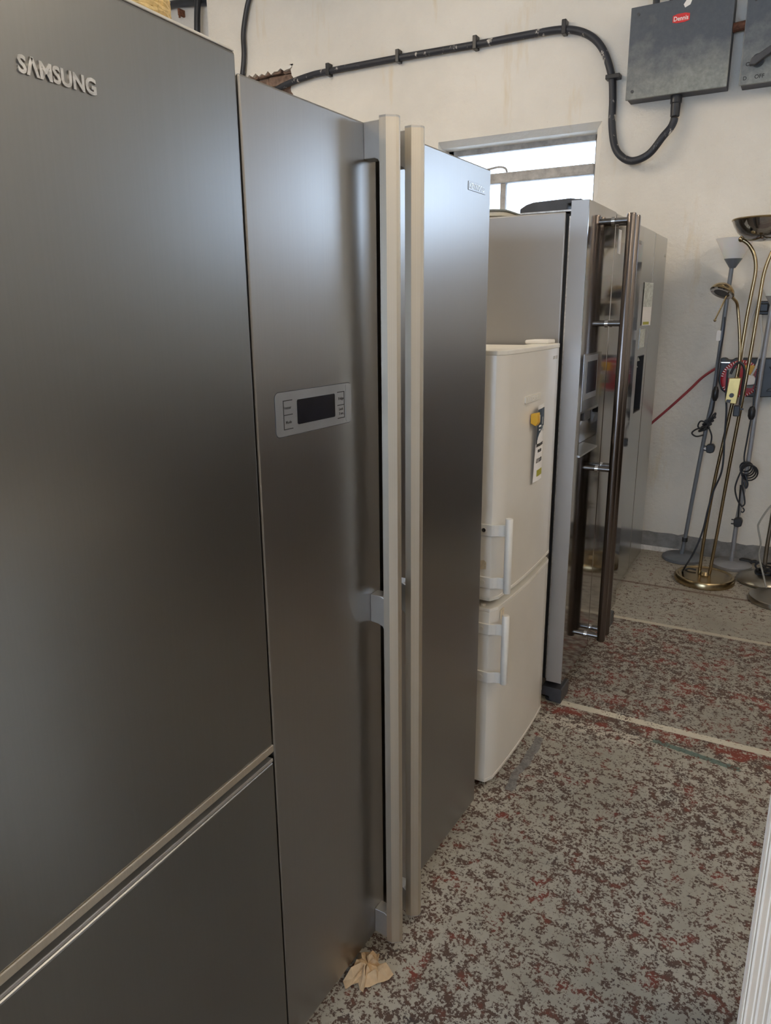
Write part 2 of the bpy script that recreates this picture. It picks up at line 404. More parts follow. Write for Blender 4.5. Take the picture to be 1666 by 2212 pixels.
# ragged plaster lip around the patch
lip = NB()
def ragged(p0, p1, inward, n=16):
    base = [(p0[0] + (p1[0] - p0[0]) * i / n, p0[1] + (p1[1] - p0[1]) * i / n) for i in range(n + 1)]
    inn = [(x + inward[0] * random.uniform(.1, 1), z + inward[1] * random.uniform(.1, 1)) for x, z in base]
    prism(lip, base + inn[::-1], YB + .001, YB + .05, 'y')
ragged((PATCH[0], PATCH[3]), (PATCH[1], PATCH[3]), (0, -.045)); ragged((PATCH[1], PATCH[3]), (PATCH[1], PATCH[2]), (-.03, 0))
ragged((PATCH[0], PATCH[2]), (PATCH[1], PATCH[2]), (0, .04)); ragged((PATCH[0], PATCH[2]), (PATCH[0], PATCH[3]), (.04, 0))
obj('plaster_lip', lip, PLASTER, wall_back)
# skirting band with an uneven upper edge
pts = [(CX, 0)]; x = CX
top = []
while x < XR:
    top.append((x, .112 + random.uniform(-.006, .006) + .004 * math.sin(x * 9))); x += .035
prism_pts = [(CX, 0.0), (XR, 0.0)] + [(XR, .11)] + top[::-1]
struct('baseboard_back', prism(NB(), prism_pts, YB - .006, YB, 'y'), SKIRT)
struct('trim_2', prism(NB(), [(YB - .035, 0.0), (YB - .006, 0.0), (YB - .006, .022), (YB - .02, .012)], CX, -.55, 'x'), SKIRTW)

def window(name, w, yf, vbars, transom, label=None):
    x0, x1, z0, z1 = w; t = .034
    o = NB(); e = .0
    bx(o, (x0, yf, z0), (x0 + t, yf + .05, z1)); bx(o, (x1 - t, yf, z0), (x1, yf + .05, z1))
    bx(o, (x0, yf, z0), (x1, yf + .05, z0 + t)); bx(o, (x0, yf, z1 - t), (x1, yf + .05, z1))
    fr = struct(name, o, FRAME)
    obj('transom', box((x0 + t, yf - .012, transom), (x1 - t, yf + .052, transom + .062), .006), FRAME, fr)
    for vx, lo, hi in vbars: obj('glazing_bar', box((vx - .018, yf, lo), (vx + .018, yf + .048, hi), .004), FRAME, fr)
    xs = [x0 + t] + [v[0] for v in vbars] + [x1 - t]
    for a, b in zip(xs, xs[1:]):
        if vbars: obj('pane', box((a, yf + .022, z0 + t), (b, yf + .027, transom)), GLASS, fr)
    if not vbars: obj('pane', box((x0 + t, yf + .022, z0 + t), (x1 - t, yf + .027, transom)), GLASS, fr)
    obj('pane', box((x0 + t, yf + .022, transom + .062), (x1 - t, yf + .027, z1 - t)), GLASS, fr)
    return fr
x1_, z1_ = WIN1[1], WIN1[3]
obj('window_reveal', prism(NB(), [(x1_ + .04, YB + .001), (x1_ + .04, YB + .299), (x1_, YB + .299), (x1_, YB + .06)], WIN1[2], z1_ + .03, 'z'), PLASTER, wall_back)
obj('window_reveal', prism(NB(), [(YB + .001, z1_ + .03), (YB + .299, z1_ + .03), (YB + .299, z1_), (YB + .06, z1_)], WIN1[0], x1_ + .04, 'x'), PLASTER, wall_back)
w1 = window('window_1', WIN1, YB + .17, [(-1.851, WIN1[2] + .034, 2.262)], 2.262)
bm = NB(); tube(bm, [(-1.985, YB + .15, 2.345), (-1.94, YB + .155, 2.352), (-1.875, YB + .155, 2.358), (-1.835, YB + .16, 2.348), (-1.825, YB + .17, 2.325)], .007, 8, 5)
obj('window_stay', bm, FRAME, w1)
window('window_2', WIN2, YB + .17, [(1.28, WIN2[2] + .034, 2.36), (1.82, WIN2[2] + .034, 2.36)], 2.36)

# ceiling battens (the lamps of the room)
def batten(loc, mat, label, rot=0):
    t = thing('ceiling_batten_light', label, 'ceiling light', loc, rot, 'fluorescent battens')
    obj('housing', box((-.06, -.78, .03), (.06, .78, .09), .006), BATTEN, t)
    obj('diffuser', box((-.065, -.75, -.03), (.065, .75, .03), .018, 3), mat, t)
    for y in (-.5, .5): obj('hanger', tube(NB(), [(0, y, .09), (0, y, ZC - loc[2])], .005, 8), BATTEN, t)
for x, y, z, mt, lab in ((-3.15, .2, 3.55, TUBEL, 'ceiling batten light over the back of the fridges, near the shop front'), (-3.15, 2.35, 3.55, TUBEL, 'ceiling batten light over the back of the fridges, near the window wall'),
                     (2.0, -.8, 3.55, TUBER, 'ceiling batten light over the right of the aisle, near the shop front'), (2.0, 2.2, 3.55, TUBER, 'ceiling batten light over the right of the aisle, near the window wall')):
    batten((x, y, z), mt, lab)

# ------------------------------------------------------------------ fridge with big silver lettering (nearest)
f1 = thing('fridge_freezer', 'dark brushed steel fridge freezer nearest the viewer with large raised silver lettering', 'fridge', (-.735, .893, 0), math.radians(1.53))
obj('cabinet', box((-.66, -.60, .05), (-.062, 0, 1.795), .006), BODYGREY, f1)
obj('plinth', box((-.62, -.585, .0), (-.09, -.015, .05)), BLACK, f1)
obj('gasket', box((-.062, -.59, .07), (-.052, -.01, 1.79)), GASKET_GAP, f1)
d = obj('door', box((-.052, -.60, .722), (0, 0, 1.800), .0045, 3), STEEL1, f1)
obj('door_cap', box((-.05, -.599, 1.800), (-.001, -.001, 1.8035), .001), WHITECAP, d)
obj('door_trim', box((-.045, -.599, .7085), (.0008, .0006, .7225), .0015), ALU, d)
LET = 'S\u039bMSUNG'
text('lettering', LET, .0225, CHROMED, d, 'x', (.0008, -.352, 1.6885), .0022, .0008, .098)
d2 = obj('freezer_door', box((-.052, -.60, .055), (0, 0, .688), .0045, 3), STEEL1, f1)
obj('door_trim', box((-.045, -.599, .688), (-.002, .0006, .6945), .0012), ALUCAST, d2)
obj('grip_recess', box((-.05, -.598, .694), (-.02, -.002, .709)), GASKET_GAP, f1)

# ------------------------------------------------------------------ side-by-side fridge with long bar handles
f2 = thing('american_fridge', 'brushed steel side by side fridge with two long pale bar handles and small display panel', 'fridge', (-.7385, .90, 0), math.radians(-1.55))
obj('cabinet', box((-.68, .003, .045), (-.075, .892, 1.765), .006), BODYGREY, f2)
obj('plinth', box((-.6, .02, 0), (-.06, .875, .045)), BLACK, f2)
obj('gasket', box((-.075, .012, .06), (-.06, .883, 1.76)), GASKET_GAP, f2)
dl = obj('freezer_door', box((-.06, 0, .034), (0, .367, 1.777), .0035, 3), STEEL2, f2)
dr = obj('fridge_door', box((-.06, .403, .034), (0, .895, 1.782), .0035, 3), STEEL2, f2)
obj('seam_strip', box((-.064, .367, .06), (-.045, .403, 1.765)), GASKET_GAP, f2)
def bar_handle(door, y0, name='handle'):
    prof = [(.034, y0), (.0475, y0), (.0615, y0 + .011), (.0635, y0 + .018), (.0615, y0 + .026), (.052, y0 + .036), (.034, y0 + .036)]
    h = obj(name, prism(NB(), prof, .030, 1.779, 'z'), ALU, door)
    obj('end_cap', prism(NB(), [(x * .995, y) for x, y in prof], 1.779, 1.7825, 'z'), ALUCAST, h)
    obj('end_cap', prism(NB(), prof, .027, .030, 'z'), CHROMED, h)
    yb = y0 + .003
    for lo, hi, curve in ((1.716, 1.777, 1), (.828, .890, 2), (.038, .101, 0)):
        if curve == 2: poly = [(0, lo + .002), (.018, lo), (.028, lo - .004), (.0345, lo - .014), (.0345, hi - .004), (.026, hi), (0, hi)]
        elif curve == 1: poly = [(0, lo), (.022, lo), (.029, lo - .003), (.0345, lo - .012), (.0345, hi), (0, hi)]
        else: poly = [(0, lo), (.0345, lo - .004), (.0345, hi - .006), (.026, hi), (0, hi)]
        obj('handle_post', prism(NB(), poly, yb, yb + .030, 'y', .0012), ALUCAST, h)
    return h
bar_handle(dl, .322); bar_handle(dr, .413)
# display panel
pn = obj('display_panel', prism(NB(), rrect(.046, 1.2565, .2665, 1.3285, .009), -.002, .0012, 'x'), PANELG, dl)
obj('panel_rim', prism(NB(), rrect(.0448, 1.2553, .2677, 1.3297, .010), -.002, .0004, 'x'), DKGREY, dl)
obj('panel_end', prism(NB(), rrect(.2475, 1.258, .2655, 1.327, .004), .001, .0019, 'x'), PANELG, pn)
obj('display_screen', prism(NB(), rrect(.1025, 1.272, .2125, 1.3135, .003), .0, .0021, 'x'), SCREEN, pn)
lines = [NB(), NB()]
def ln(y0, z0, y1, z1, w=.0007): bx(lines[y0 > .15], (.001, min(y0, y1) - w, min(z0, z1) - w), (.0017, max(y0, y1) + w, max(z0, z1) + w))
for z in (1.2675, 1.2910, 1.3145): ln(.066, z, .089, z); ln(.222, z, .243, z)
ln(.066, 1.2675, .066, 1.3145); ln(.243, 1.2675, .243, 1.3145)
for b_o in lines: obj('button_outline', b_o, INK, pn)
for s, y, z, a in (('Freezer', .0865, 1.3005, 'RIGHT'), ('Mode', .0865, 1.2765, 'RIGHT'), ('Fridge', .2245, 1.3005, 'LEFT'), ('Lock', .2255, 1.2815, 'LEFT'), ('3 sec.', .2255, 1.2735, 'LEFT')):
    text('lettering', s, .0068, INK, pn, 'x', (.0012, y, z), .0006, .0001, None, a)
lb = obj('badge', box((0, .766, 1.722), (.0012, .862, 1.741), .0005), STEEL2, dr)
text('lettering', 'KENWOOD', .0165, CHROMED, lb, 'x', (.0012, .772, 1.7265), .0012, .0004, .083)

# ------------------------------------------------------------------ white fridge freezer
f3 = thing('white_fridge_freezer', 'short white fridge freezer with stub tube handles and a price tag on its door', 'fridge', (-.725, 1.90, 0), 0)
obj('cabinet', box((-.60, .004, .03), (-.07, .546, 1.330), .006), WHITEF, f3)
obj('cabinet_top', box((-.60, .0, 1.330), (-.066, .55, 1.346), .005), WHITECAP, f3)
obj('plinth', box((-.55, .02, 0), (-.075, .53, .03)), DKGREY, f3)
obj('gasket', box((-.07, .012, .06), (-.058, .538, 1.33)), GASKET_GAP, f3)
def bow(y):  # bowed door front
    s = (y - .275) / .275; return .012 + .011 * (1 - s * s)
def door_prof(inset=0.0):
    pts = [(-.058, 0), (-.002, 0), (0, .0015), (bow(.03), .03)]
    n = 12
    for i in range(1, n): y = .03 + (.525 - .03) * i / n; pts.append((bow(y), y))
    pts += [(bow(.525), .525), (.001, .546), (-.004, .55), (-.058, .55)]
    return pts
du = obj('fridge_door', prism(NB(), door_prof(), .645, 1.340, 'z'), WHITEF, f3, True)
obj('door_trim', prism(NB(), [(x + (.002 if x > -.05 else 0), y) for x, y in door_prof()], 1.340, 1.353, 'z', .002), WHITECAP, du)
obj('door_trim', prism(NB(), [(x + (.0015 if x > -.05 else 0), y) for x, y in door_prof()],   .634, .645, 'z', .0015), WHITECAP, du)
dlw = obj('freezer_door', prism(NB(), door_prof(), .036, .599, 'z'), WHITEF, f3, True)
obj('door_trim', prism(NB(), [(x + (.0015 if x > -.05 else 0), y) for x, y in door_prof()], .599, .610, 'z', .0015), WHITECAP, dlw)
obj('door_trim', prism(NB(), [(x + (.0015 if x > -.05 else 0), y) for x, y in door_prof()], .024, .036, 'z', .0015), WHITECAP, dlw)
bm = NB(); disc = lathe(bm, [(.008, 0), (.008, .006), (.005, .008), (0, .008)], 14, Matrix.Translation((-.028, .02, .610))); obj('hinge_plug', bm, WHITECAP, dlw)
obj('hinge_cover', prism(NB(), [(-.075, .44), (-.01, .475), (-.004, .54), (-.05, .547), (-.075, .53)], 1.353, 1.366, 'z', .004), WHITEP, f3)
def stub_handle(door, z0, z1, b1, b2):
    h = obj('handle', lathe(NB(), [(.0, z0), (.0095, z0), (.011, z0 + .002), (.011, z1 - .002), (.0095, z1), (0, z1)], 20, Matrix.Translation((.047, .012, 0))), WHITEP, door, True)
    for k, zb in enumerate((b1, b2)):
        path = [(-.056, -.005), (.001, -.005), (.010, -.002), (.020, .005), (.031, .008), (.047, .008), (.047, .016), (.028, .0165), (.016, .013), (.006, .005), (-.001, .001), (-.056, .001)]
        br = obj('handle_bracket', prism(NB(), path, zb - .017, zb + .017, 'z', .0015), WHITEP, h)
        bm = NB(); disc_y(bm, -.022, zb, -.0062, -.0045, .0072, 18); obj('screw_cap', bm, WHITECAP, br)
        if zb > .75:
            bm = NB(); disc_y(bm, -.022, zb, -.0068, -.006, .0060, 18); obj('screw_hole', bm, DKGREY, br)
            bm = NB(); disc_y(bm, -.022, zb, -.0074, -.0066, .0034, 12); obj('screw_head', bm, CHROME, br)
    return h
stub_handle(du, .664, .889, .851, .692); stub_handle(dlw, .373, .595, .546, .390)
bm = NB(); prism(bm, rrect(.176, 1.194, .318, 1.213, .003), bow(.24) - .001, bow(.24) + .0030, 'x'); obj('badge_recess', bm, WHITECAP, du)
text('lettering', 'LIEBHERR', .017, WHITEF, du, 'x', (bow(.24) + .003, .190, 1.1975), .0012, .0003, .105)
for yy in (.452, .464, .488, .500): obj('faint_mark', box((bow(yy) - .001, yy, 1.306), (bow(yy) + .0006, yy + .006, 1.316)), GREYMARK, du)
bm = NB(); prism(bm, [(bow(.05) + .0035, .045), (bow(.075) + .0035, .07), (bow(.075) + .002, .07), (bow(.05) + .002, .045)], .565, .594, 'z'); obj('glue_mark', bm, TAPE, dlw)
bm = NB(); prism(bm, [(-.052 + .04 * (i % 5) / 4 + .003 * math.sin(i * 3), .752 + (.004 if i < 5 else -.018) + .003 * math.cos(i * 2.3)) for i in (0, 1, 2, 3, 4)] + [(-.014, .732), (-.03, .729), (-.05, .734)], -.0006, .0002, 'y'); obj('glue_mark', bm, TAPE, du)

# price tag held by a yellow peg magnet on the white fridge
tg = thing('price_tag', 'price tag card with dark top hanging on the white fridge door', 'price tag', (-.725 + .0262, 1.90, 0))
def curl(y, z):   # card curls away from the door at its lower left
    s = max(0, (.337 - y) / .09); k = max(0, min(1, (1.16 - z) / .25))
    return .005 + .010 * s * s * (1 - k) + .012 * max(0, 1 - abs(s - .45) * 2) * .3
def sheet(y0, z0, y1, z1, off, ny=8, nz=10, maskf=None):
    bm = NB(); V = {}
    for s in (0, 1):
        for i in range(ny + 1):
            for j in range(nz + 1):
                y = y0 + (y1 - y0) * i / ny; z = z0 + (z1 - z0) * j / nz
                V[s, i, j] = bm.verts.new((curl(y, z) + off + (0 if s else -.0006), y, z))
    for i in range(ny):
        for j in range(nz):
            if maskf and not maskf(y0 + (y1 - y0) * (i + .5) / ny, z0 + (z1 - z0) * (j + .5) / nz): continue
            for s in (0, 1): bm.faces.new([V[s, i, j], V[s, i + 1, j], V[s, i + 1, j + 1], V[s, i, j + 1]][::(1 if s else -1)])
    return bm
Y0, Y1, Z0, Z1 = .252, .339, .942, 1.180
obj('card', sheet(Y0, Z0, Y1, Z1, 0), PAPERW, tg)
def navy(y, z): return z > 1.062 + (0.0 if y < .264 else .042 * max(0, 1 - ((y - .327) / .063) ** 2) ** .5)
obj('dark_header', sheet(Y0 + .001, 1.04, Y1 - .001, Z1 - .012, .0008, 22, 40, navy), TAGNAVY, tg)
obj('olive_strip', sheet(.280, .957, .336, .977, .0008, 8, 3), TAGGRN, tg)
def curled_text(s, size, y, z, width, mat=INK, bold=.0003):
    o = text('lettering', s, size, mat, tg, 'x', (0, y, z), .0004, bold, width)
    for v in o.data.vertices: v.co.x += curl(v.co.y, v.co.z) + .0013
    return o
curled_text('LIEBHERR FRIDGE', .0125, .258, 1.053, .075); curled_text('FREEZER', .0125, .277, 1.034, .040); curled_text('\u00a3110.00', .019, .267, 1.002, .058)
for y0, z0, y1, z1, mt in ((.275, 1.128, .281, 1.150, PAPERW), (.272, 1.113, .296, 1.118, PAPERW), (.276, 1.102, .290, 1.106, PAPERW), (.312, 1.118, .321, 1.140, TAGPALE), (.322, 1.096, .334, 1.112, TAGPALE)):
    obj('pale_print', sheet(y0, z0, y1, z1, .0014, 2, 2), mt, tg)
pg = thing('yellow_peg', 'yellow plastic peg holding the price tag on the white fridge door', 'peg', (-.725 + .026, 1.90, 0))
obj('jaw', prism(NB(), [(0.0, 1.158), (.020, 1.162), (.022, 1.132), (.016, 1.122), (0.0, 1.130)], .226, .252, 'y', .002), YEL, pg)

# ------------------------------------------------------------------ polished side-by-side fridge with bronze bars
f4 = thing('mirror_front_fridge', 'polished grey side by side fridge with tall bronze bar handles and water dispenser', 'fridge', (-.66, 2.505, 0), 0)
obj('cabinet', box((-.72, .004, .045), (-.076, .901, 1.766), .005), SIDE4, f4)
obj('gasket', box((-.076, .012, .10), (-.060, .893, 1.76)), GASKET_GAP, f4)
obj('edge_strip', box((-.064, .002, .105), (-.056, .012, 1.752), .002), CHROMED, f4)
# doors: left one with a recess for the dispenser
RY0, RY1, RZ0, RZ1 = .045, .292, .955, 1.312
bm = NB()
bx(bm, (-.058, 0, .098), (0, RY0, 1.797)); bx(bm, (-.058, RY1, .098), (0, .371, 1.797)); bx(bm, (-.058, RY0, .098), (0, RY1, RZ0)); bx(bm, (-.058, RY0, RZ1), (0, RY1, 1.797))
bmesh.ops.remove_doubles(bm, verts=bm.verts[:], dist=1e-5)
fd = obj('freezer_door', bm, POLISH, f4)
obj('door_edge', box((-.058, -.0012, .098), (-.0015, 0.0, 1.797)), SIDE4, fd)
rd = obj('fridge_door', box((-.058, .379, .098), (0, .905, 1.797), .006, 3), POLISH, f4)
obj('seam_strip', box((-.06, .371, .10), (-.004, .379, 1.79)), GASKET_GAP, f4)  # black strip set near the front, standing in for the shade in the gap
dp = obj('dispenser', box((-.060, RY0, RZ0), (-.052, RY1, RZ1)), STEEL5, fd)
bm = NB(); prism(bm, [(-.05, 1.115), (-.002, 1.108), (.0005, 1.118), (.0005, RZ1), (-.05, RZ1)], RY0, RY1, 'y'); obj('control_panel', bm, STEEL5, dp)
obj('control_outline', box((.0, .062, 1.155), (.0012, .236, 1.306), .0004), PANELG, dp)
obj('control_screen', box((.0, .094, 1.176), (.002, .228, 1.285), .0004), SCREEN, dp)
obj('spout', box((-.045, .12, 1.075), (-.004, .20, 1.112), .004), DKGREY, dp)
bm = NB(); prism(bm, [(-.05, 1.03), (-.044, 1.03), (-.020, 1.095), (-.028, 1.105), (-.05, 1.105)], .125, .195, 'y', .002); obj('spout_lever', bm, CHROME, dp)
bm = NB(); prism(bm, [(-.05, .957), (.006, .957), (.006, .963), (-.05, .972)], RY0, RY1, 'y'); obj('drip_tray', bm, ALUCAST, dp)
def long_bar(door, y):
    h = obj('handle', lathe(NB(), [(0, .150), (.0145, .150), (.0165, .154), (.0165, 1.782), (.0145, 1.787), (0, 1.787)], 24, Matrix.Translation((.062, y, 0))), BRONZE, door, True)
    for z in (.168, .864, 1.410, 1.764):
        bm = NB(); disc_x(bm, y, z, -.002, .052, .0105, 16); p = obj('handle_post', bm, DARKCH, h, True)
        bm = NB(); disc_x(bm, y, z, 0, .006, .0145, 16); obj('post_collar', bm, CHROME, p, True)
long_bar(fd, .338); long_bar(rd, .412)
text('lettering', 'SAMSUNG', .020, CHROMED, rd, 'x', (.0008, .775, 1.722), .0012, .0004, .085)
lbl = obj('white_rectangle', box((0, .430, 1.66), (.0008, .475, 1.745)), PAPERW, rd)  # plain white rectangle on the door front
# hinge cover on top
obj('hinge_cover', prism(NB(), [(-.236, 1.766), (-.236, 1.785), (-.215, 1.797), (-.19, 1.803), (-.066, 1.807), (-.046, 1.803), (-.03, 1.803), (-.03, 1.797), (-.075, 1.79), (-.075, 1.766)], .012, .105, 'y', .003), DKGREY, f4)
obj('hinge_rail', box((-.232, .006, 1.766), (-.03, .11, 1.772), .001), CHROMED, f4)
obj('front_foot', prism(NB(), [(-.085, .03), (-.05, .028), (-.045, .012), (-.002, .006), (.0, .062), (-.004, .066), (-.085, .066)], .012, .115, 'y', .002), DKGREY, f4)
obj('front_foot', prism(NB(), [(-.085, .03), (-.05, .028), (-.045, .012), (-.002, .006), (.0, .062), (-.004, .066), (-.085, .066)], .79, .893, 'y', .002), DKGREY, f4)
obj('base_grille', box((-.10, .10, .03), (-.07, .80, .095), .003), BLACK, f4)
for y in (.05, .85):
    for x in (-.05, -.65): bm = NB(); lathe(bm, [(.022, 0), (.022, .012), (.010, .013), (.010, .05)], 14, Matrix.Translation((x, y, 0))); obj('levelling_foot', bm, BLACK, f4)
bm = NB(); tmp = rrect(-.12, -.18, .12, .18, .05, 6)
prism(bm, tmp, 0, .006, 'z'); prism(bm, [(x * 1.12, y * 1.12) for x, y in tmp], .006, .022, 'z', .004); 
tray = tag(obj('plastic_tray', bm, CREAM), 'cream plastic tray lying on top of the polished fridge below the window', 'tray'); tray.location = (-1.10, 2.74, 1.767)
obj('rim', prism(NB(), [(x * 1.16, y * 1.16) for x, y in tmp], .022, .028, 'z', .002), GREYPL, tray)

# ------------------------------------------------------------------ satin side-by-side at the wall
f5 = thing('satin_fridge', 'satin grey side by side fridge against the plaster wall with black dispenser and price tag', 'fridge', (-.745, 3.60, 0), 0)
obj('cabinet', box((-.72, .004, .04), (-.07, .896, 1.825), .005), BODYGREY, f5)
obj('plinth', box((-.66, .03, .0), (-.075, .87, .04)), BLACK, f5)
obj('gasket', box((-.07, .012, .07), (-.055, .888, 1.82)), GASKET_GAP, f5)
DY0, DY1, DZ0, DZ1 = .315, .490, .945, 1.235
bm = NB(); TOP5 = 1.839
bx(bm, (-.055, 0, .028), (0, DY0, TOP5)); bx(bm, (-.055, DY1, .028), (0, .535, TOP5)); bx(bm, (-.055, DY0, .028), (0, DY1, DZ0)); bx(bm, (-.055, DY0, DZ1), (0, DY1, TOP5))
bmesh.ops.remove_doubles(bm, verts=bm.verts[:], dist=1e-5)
l5 = obj('freezer_door', bm, STEEL5, f5)
r5 = obj('fridge_door', box((-.055, .549, .028), (0, .90, TOP5), .004, 3), STEEL5, f5)
obj('seam_strip', box((-.06, .535, .03), (-.003, .549, 1.83)), GASKET_GAP, f5)  # black filler near the door fronts, the seam's shade put into its colour
dd = obj('dispenser', box((-.058, DY0, DZ0), (-.048, DY1, DZ1)), BLACK, l5)
for a, b in (((-.05, DY0, DZ0), (-.0, DY0 + .004, DZ1)), ((-.05, DY1 - .004, DZ0), (0, DY1, DZ1)), ((-.05, DY0, DZ1 - .004), (0, DY1, DZ1)), ((-.05, DY0, DZ0), (0, DY1, DZ0 + .006))): obj('recess_wall', box(a, b), BLACK, dd)
obj('spout', prism(NB(), [(-.048, 1.20), (-.012, 1.205), (-.02, 1.225), (-.048, 1.225)], .37, .45, 'y', .002), GREYPL, dd)
obj('spout_lever', prism(NB(), [(-.048, 1.165), (-.016, 1.172), (-.03, 1.19), (-.048, 1.19)], .38, .44, 'y', .002), GREYPL, dd)
cp = obj('control_panel', box((0, .322, 1.268), (.0015, .478, 1.372), .0005), STEEL5, l5)
obj('panel_print', box((.001, .335, 1.275), (.002, .455, 1.365)), TAGPALE, cp)
obj('badge', box((0, .835, 1.738), (.001, .875, 1.752), .0004), GREYMARK, r5)
t5 = thing('price_tag', 'grey and white price tag curling off the satin fridge by the plaster wall', 'price tag', (-.745, 3.60, 0))
def s5(y0, z0, y1, z1, off): 
    bm = NB(); n = 6; a = []
    for i in range(n + 1):
        y = y0 + (y1 - y0) * i / n; x = .004 + .016 * max(0, (y - .338) / .14) ** 2 + off; a.append((x, y))
    return prism(bm, a + [(x - .0006, y) for x, y in a[::-1]], z0, z1, 'z')
obj('card', s5(.338, 1.384, .478, 1.592, 0), PAPERW, t5)
obj('grey_header', s5(.339, 1.475, .477, 1.591, .0008), TAGPALE, t5)
obj('olive_strip', s5(.36, 1.388, .455, 1.402, .0008), TAGGRN, t5)

# ------------------------------------------------------------------ things on the wall
def wall_cable(name, pts, r, mat, label, clips=(), group=None):
    c = tag(obj(name, tube(NB(), pts, r, 12, 8), mat, None, True), label, 'cable', group)
    for x, z, vert in clips:
        if vert: bm = box((x - .03, YB - .055, z - .012), (x + .05, YB - .001, z + .012), .004)
        else: bm = box((x - .013, YB - .055, z - .03), (x + .013, YB - .001, z + .045), .004)
        obj('cable_clip', bm, BLACK, c)
    return c
yw = YB - .028
wall_cable('armoured_cable', [(-3.56, yw - .012, 2.955), (-3.40, yw - .008, 3.000), (-3.20, yw, 3.030), (-3.04, yw, 3.034), (-2.507, yw, 3.032), (-1.976, yw, 3.022), (-1.62, yw, 3.020), (-1.43, yw, 3.010),
    (-1.30, yw, 2.965), (-1.21, yw, 2.88), (-1.150, yw, 2.74), (-1.134, yw, 2.62), (-1.128, yw, 2.48), (-1.10, yw - .01, 2.36), (-1.045, yw - .03, 2.295), (-.98, yw - .045, 2.272), (-.90, yw - .05, 2.300), (-.835, yw - .045, 2.38), (-.803, yw - .033, 2.42), (-.789, yw - .03, 2.450), (-.786, yw - .03, 2.468)],
    .0205, CABLEP, 'thick black cable running along the wall and looping into the switch box', [(-3.04, 3.034, 0), (-2.507, 3.032, 0), (-1.976, 3.022, 0), (-1.43, 3.012, 0), (-1.147, 2.725, 1)])
wall_cable('drop_cable', [(-3.62, yw, ZC - .01), (-3.66, yw, 3.66), (-3.715, yw, 3.52), (-3.755, yw, 3.38), (-3.76, yw, 3.24), (-3.79, yw, 3.10), (-3.86, yw, 2.9), (-3.88, yw, 2.5)], .018, CABLEB, 'black cable hanging down the wall above the two steel fridges')
# pipes in the recess
pr = YB + .27 - .035
wall_cable('service_pipe', [(-5.1, pr, 3.60), (-4.86, pr, 3.70), (-4.79, pr, 3.785), (-4.66, pr, 3.80), (-4.45, pr, 3.775), (-4.20, pr, 3.735)], .026, CABLEB, 'black pipe running sideways at top left of the wall')
wall_cable('downpipe', [(-4.33, pr - .06, ZC - .01), (-4.335, pr - .06, 3.78), (-4.36, pr - .06, 3.60), (-4.40, pr - .06, 3.1)], .024, CABLEB, 'black pipe going straight down beside the wall corner')
bk = tag(obj('rusty_bracket', box((-4.579, pr - .03, 3.705), (-4.561, YB + .27, 3.752), .003), RUST), 'small rusty bracket hanging under the sideways black pipe', 'bracket')
obj('bolt', lathe(NB(), [(.008, 0), (.008, .016)], 8, Matrix.Translation((-4.57, pr - .02, 3.69))), RUST, bk)

def switch_box(name, x0, x1, z0, z1, label, logo_x, screws):
    dpt = .115; yf = YB - dpt
    b = thing(name, label, 'switch box', ((x0 + x1) / 2, YB, z0)); ox, oz = (x0 + x1) / 2, z0
    L = lambda a, c: ((a[0] - ox, a[1] - YB, a[2] - oz), (c[0] - ox, c[1] - YB, c[2] - oz))
    obj('case', box(*L((x0 + .006, yf + .012, z0), (x1 - .003, YB - .001, z1)), .003), BOXSIDE, b)
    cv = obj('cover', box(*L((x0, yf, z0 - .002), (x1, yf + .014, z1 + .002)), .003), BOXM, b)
    for sx, sz in screws:
        bm = NB(); disc_y(bm, sx - ox, sz - oz, yf - YB - .003, yf - YB, .008, 14); obj('screw', bm, DKGREY, cv)
    lg = obj('badge', prism(NB(), [(logo_x - ox - .042, 2.945 - oz), (logo_x - ox - .02, 2.951 - oz), (logo_x - ox + .02, 2.951 - oz), (logo_x - ox + .042, 2.945 - oz), (logo_x - ox + .042, 2.915 - oz), (logo_x - ox + .02, 2.909 - oz), (logo_x - ox - .02, 2.909 - oz), (logo_x - ox - .042, 2.915 - oz)], yf - YB - .002, yf - YB + .001, 'y'), REDLOGO, cv)
    text('lettering', 'Dennis', .03, WHITEPR, lg, '-y', (logo_x - ox - .036, yf - YB - .0025, 2.919 - oz), .001, .0004, .072)
    return b, cv, ox, oz, yf
X0, X1 = -1.044, -.532
b1, c1, ox, oz, yf = switch_box('electrical_box', X0, X1, 2.578, 3.02, 'grey metal electrical box with a red badge, whole and fed by the looping cable', -.785, [(X0 + .035, 2.615), (X0 + .04, 2.985)])
bm = NB(); lathe(bm, [(.020, -.105), (.024, -.10), (.026, -.04), (.030, -.035), (.030, 0)], 18, Matrix.Translation((-.785 - ox, -.058, 0))); obj('cable_gland', bm, CABLEB, b1)
for xx in (-.93, -.845): bm = NB(); tube(bm, [(xx - ox, -.05, .44), (xx - ox, -.05, .52), (xx - ox + .01, -.03, .9)], .018, 10); obj('cable_tail', bm, CABLEB, b1)
bm = NB(); prism(bm, [(-.77 - ox, 2.975 - oz), (-.745 - ox, 2.985 - oz), (-.735 - ox, 3.012 - oz), (-.765 - ox, 3.01 - oz), (-.778 - ox, 2.99 - oz)], yf - YB - .001, yf - YB + .001, 'y'); obj('paint_chip', bm, WHITEPR, c1)
X2, X3 = -.474, .05
b2, c2, ox, oz, yf = switch_box('isolator_switch', X2, X3, 2.572, 3.02, 'grey metal isolator switch with a black lever, cut by the right edge of the picture', -.215, [(X2 + .04, 2.95)])
kx, kz = -.395 - ox, 2.672 - oz
bm = NB(); disc_y(bm, kx, kz, yf - YB - .02, yf - YB, .030, 22); hub = obj('lever_hub', bm, BLACK, c2)
d0 = Vector((.86, 0, .52)).normalized(); nrm = Vector((-.52, 0, .86))
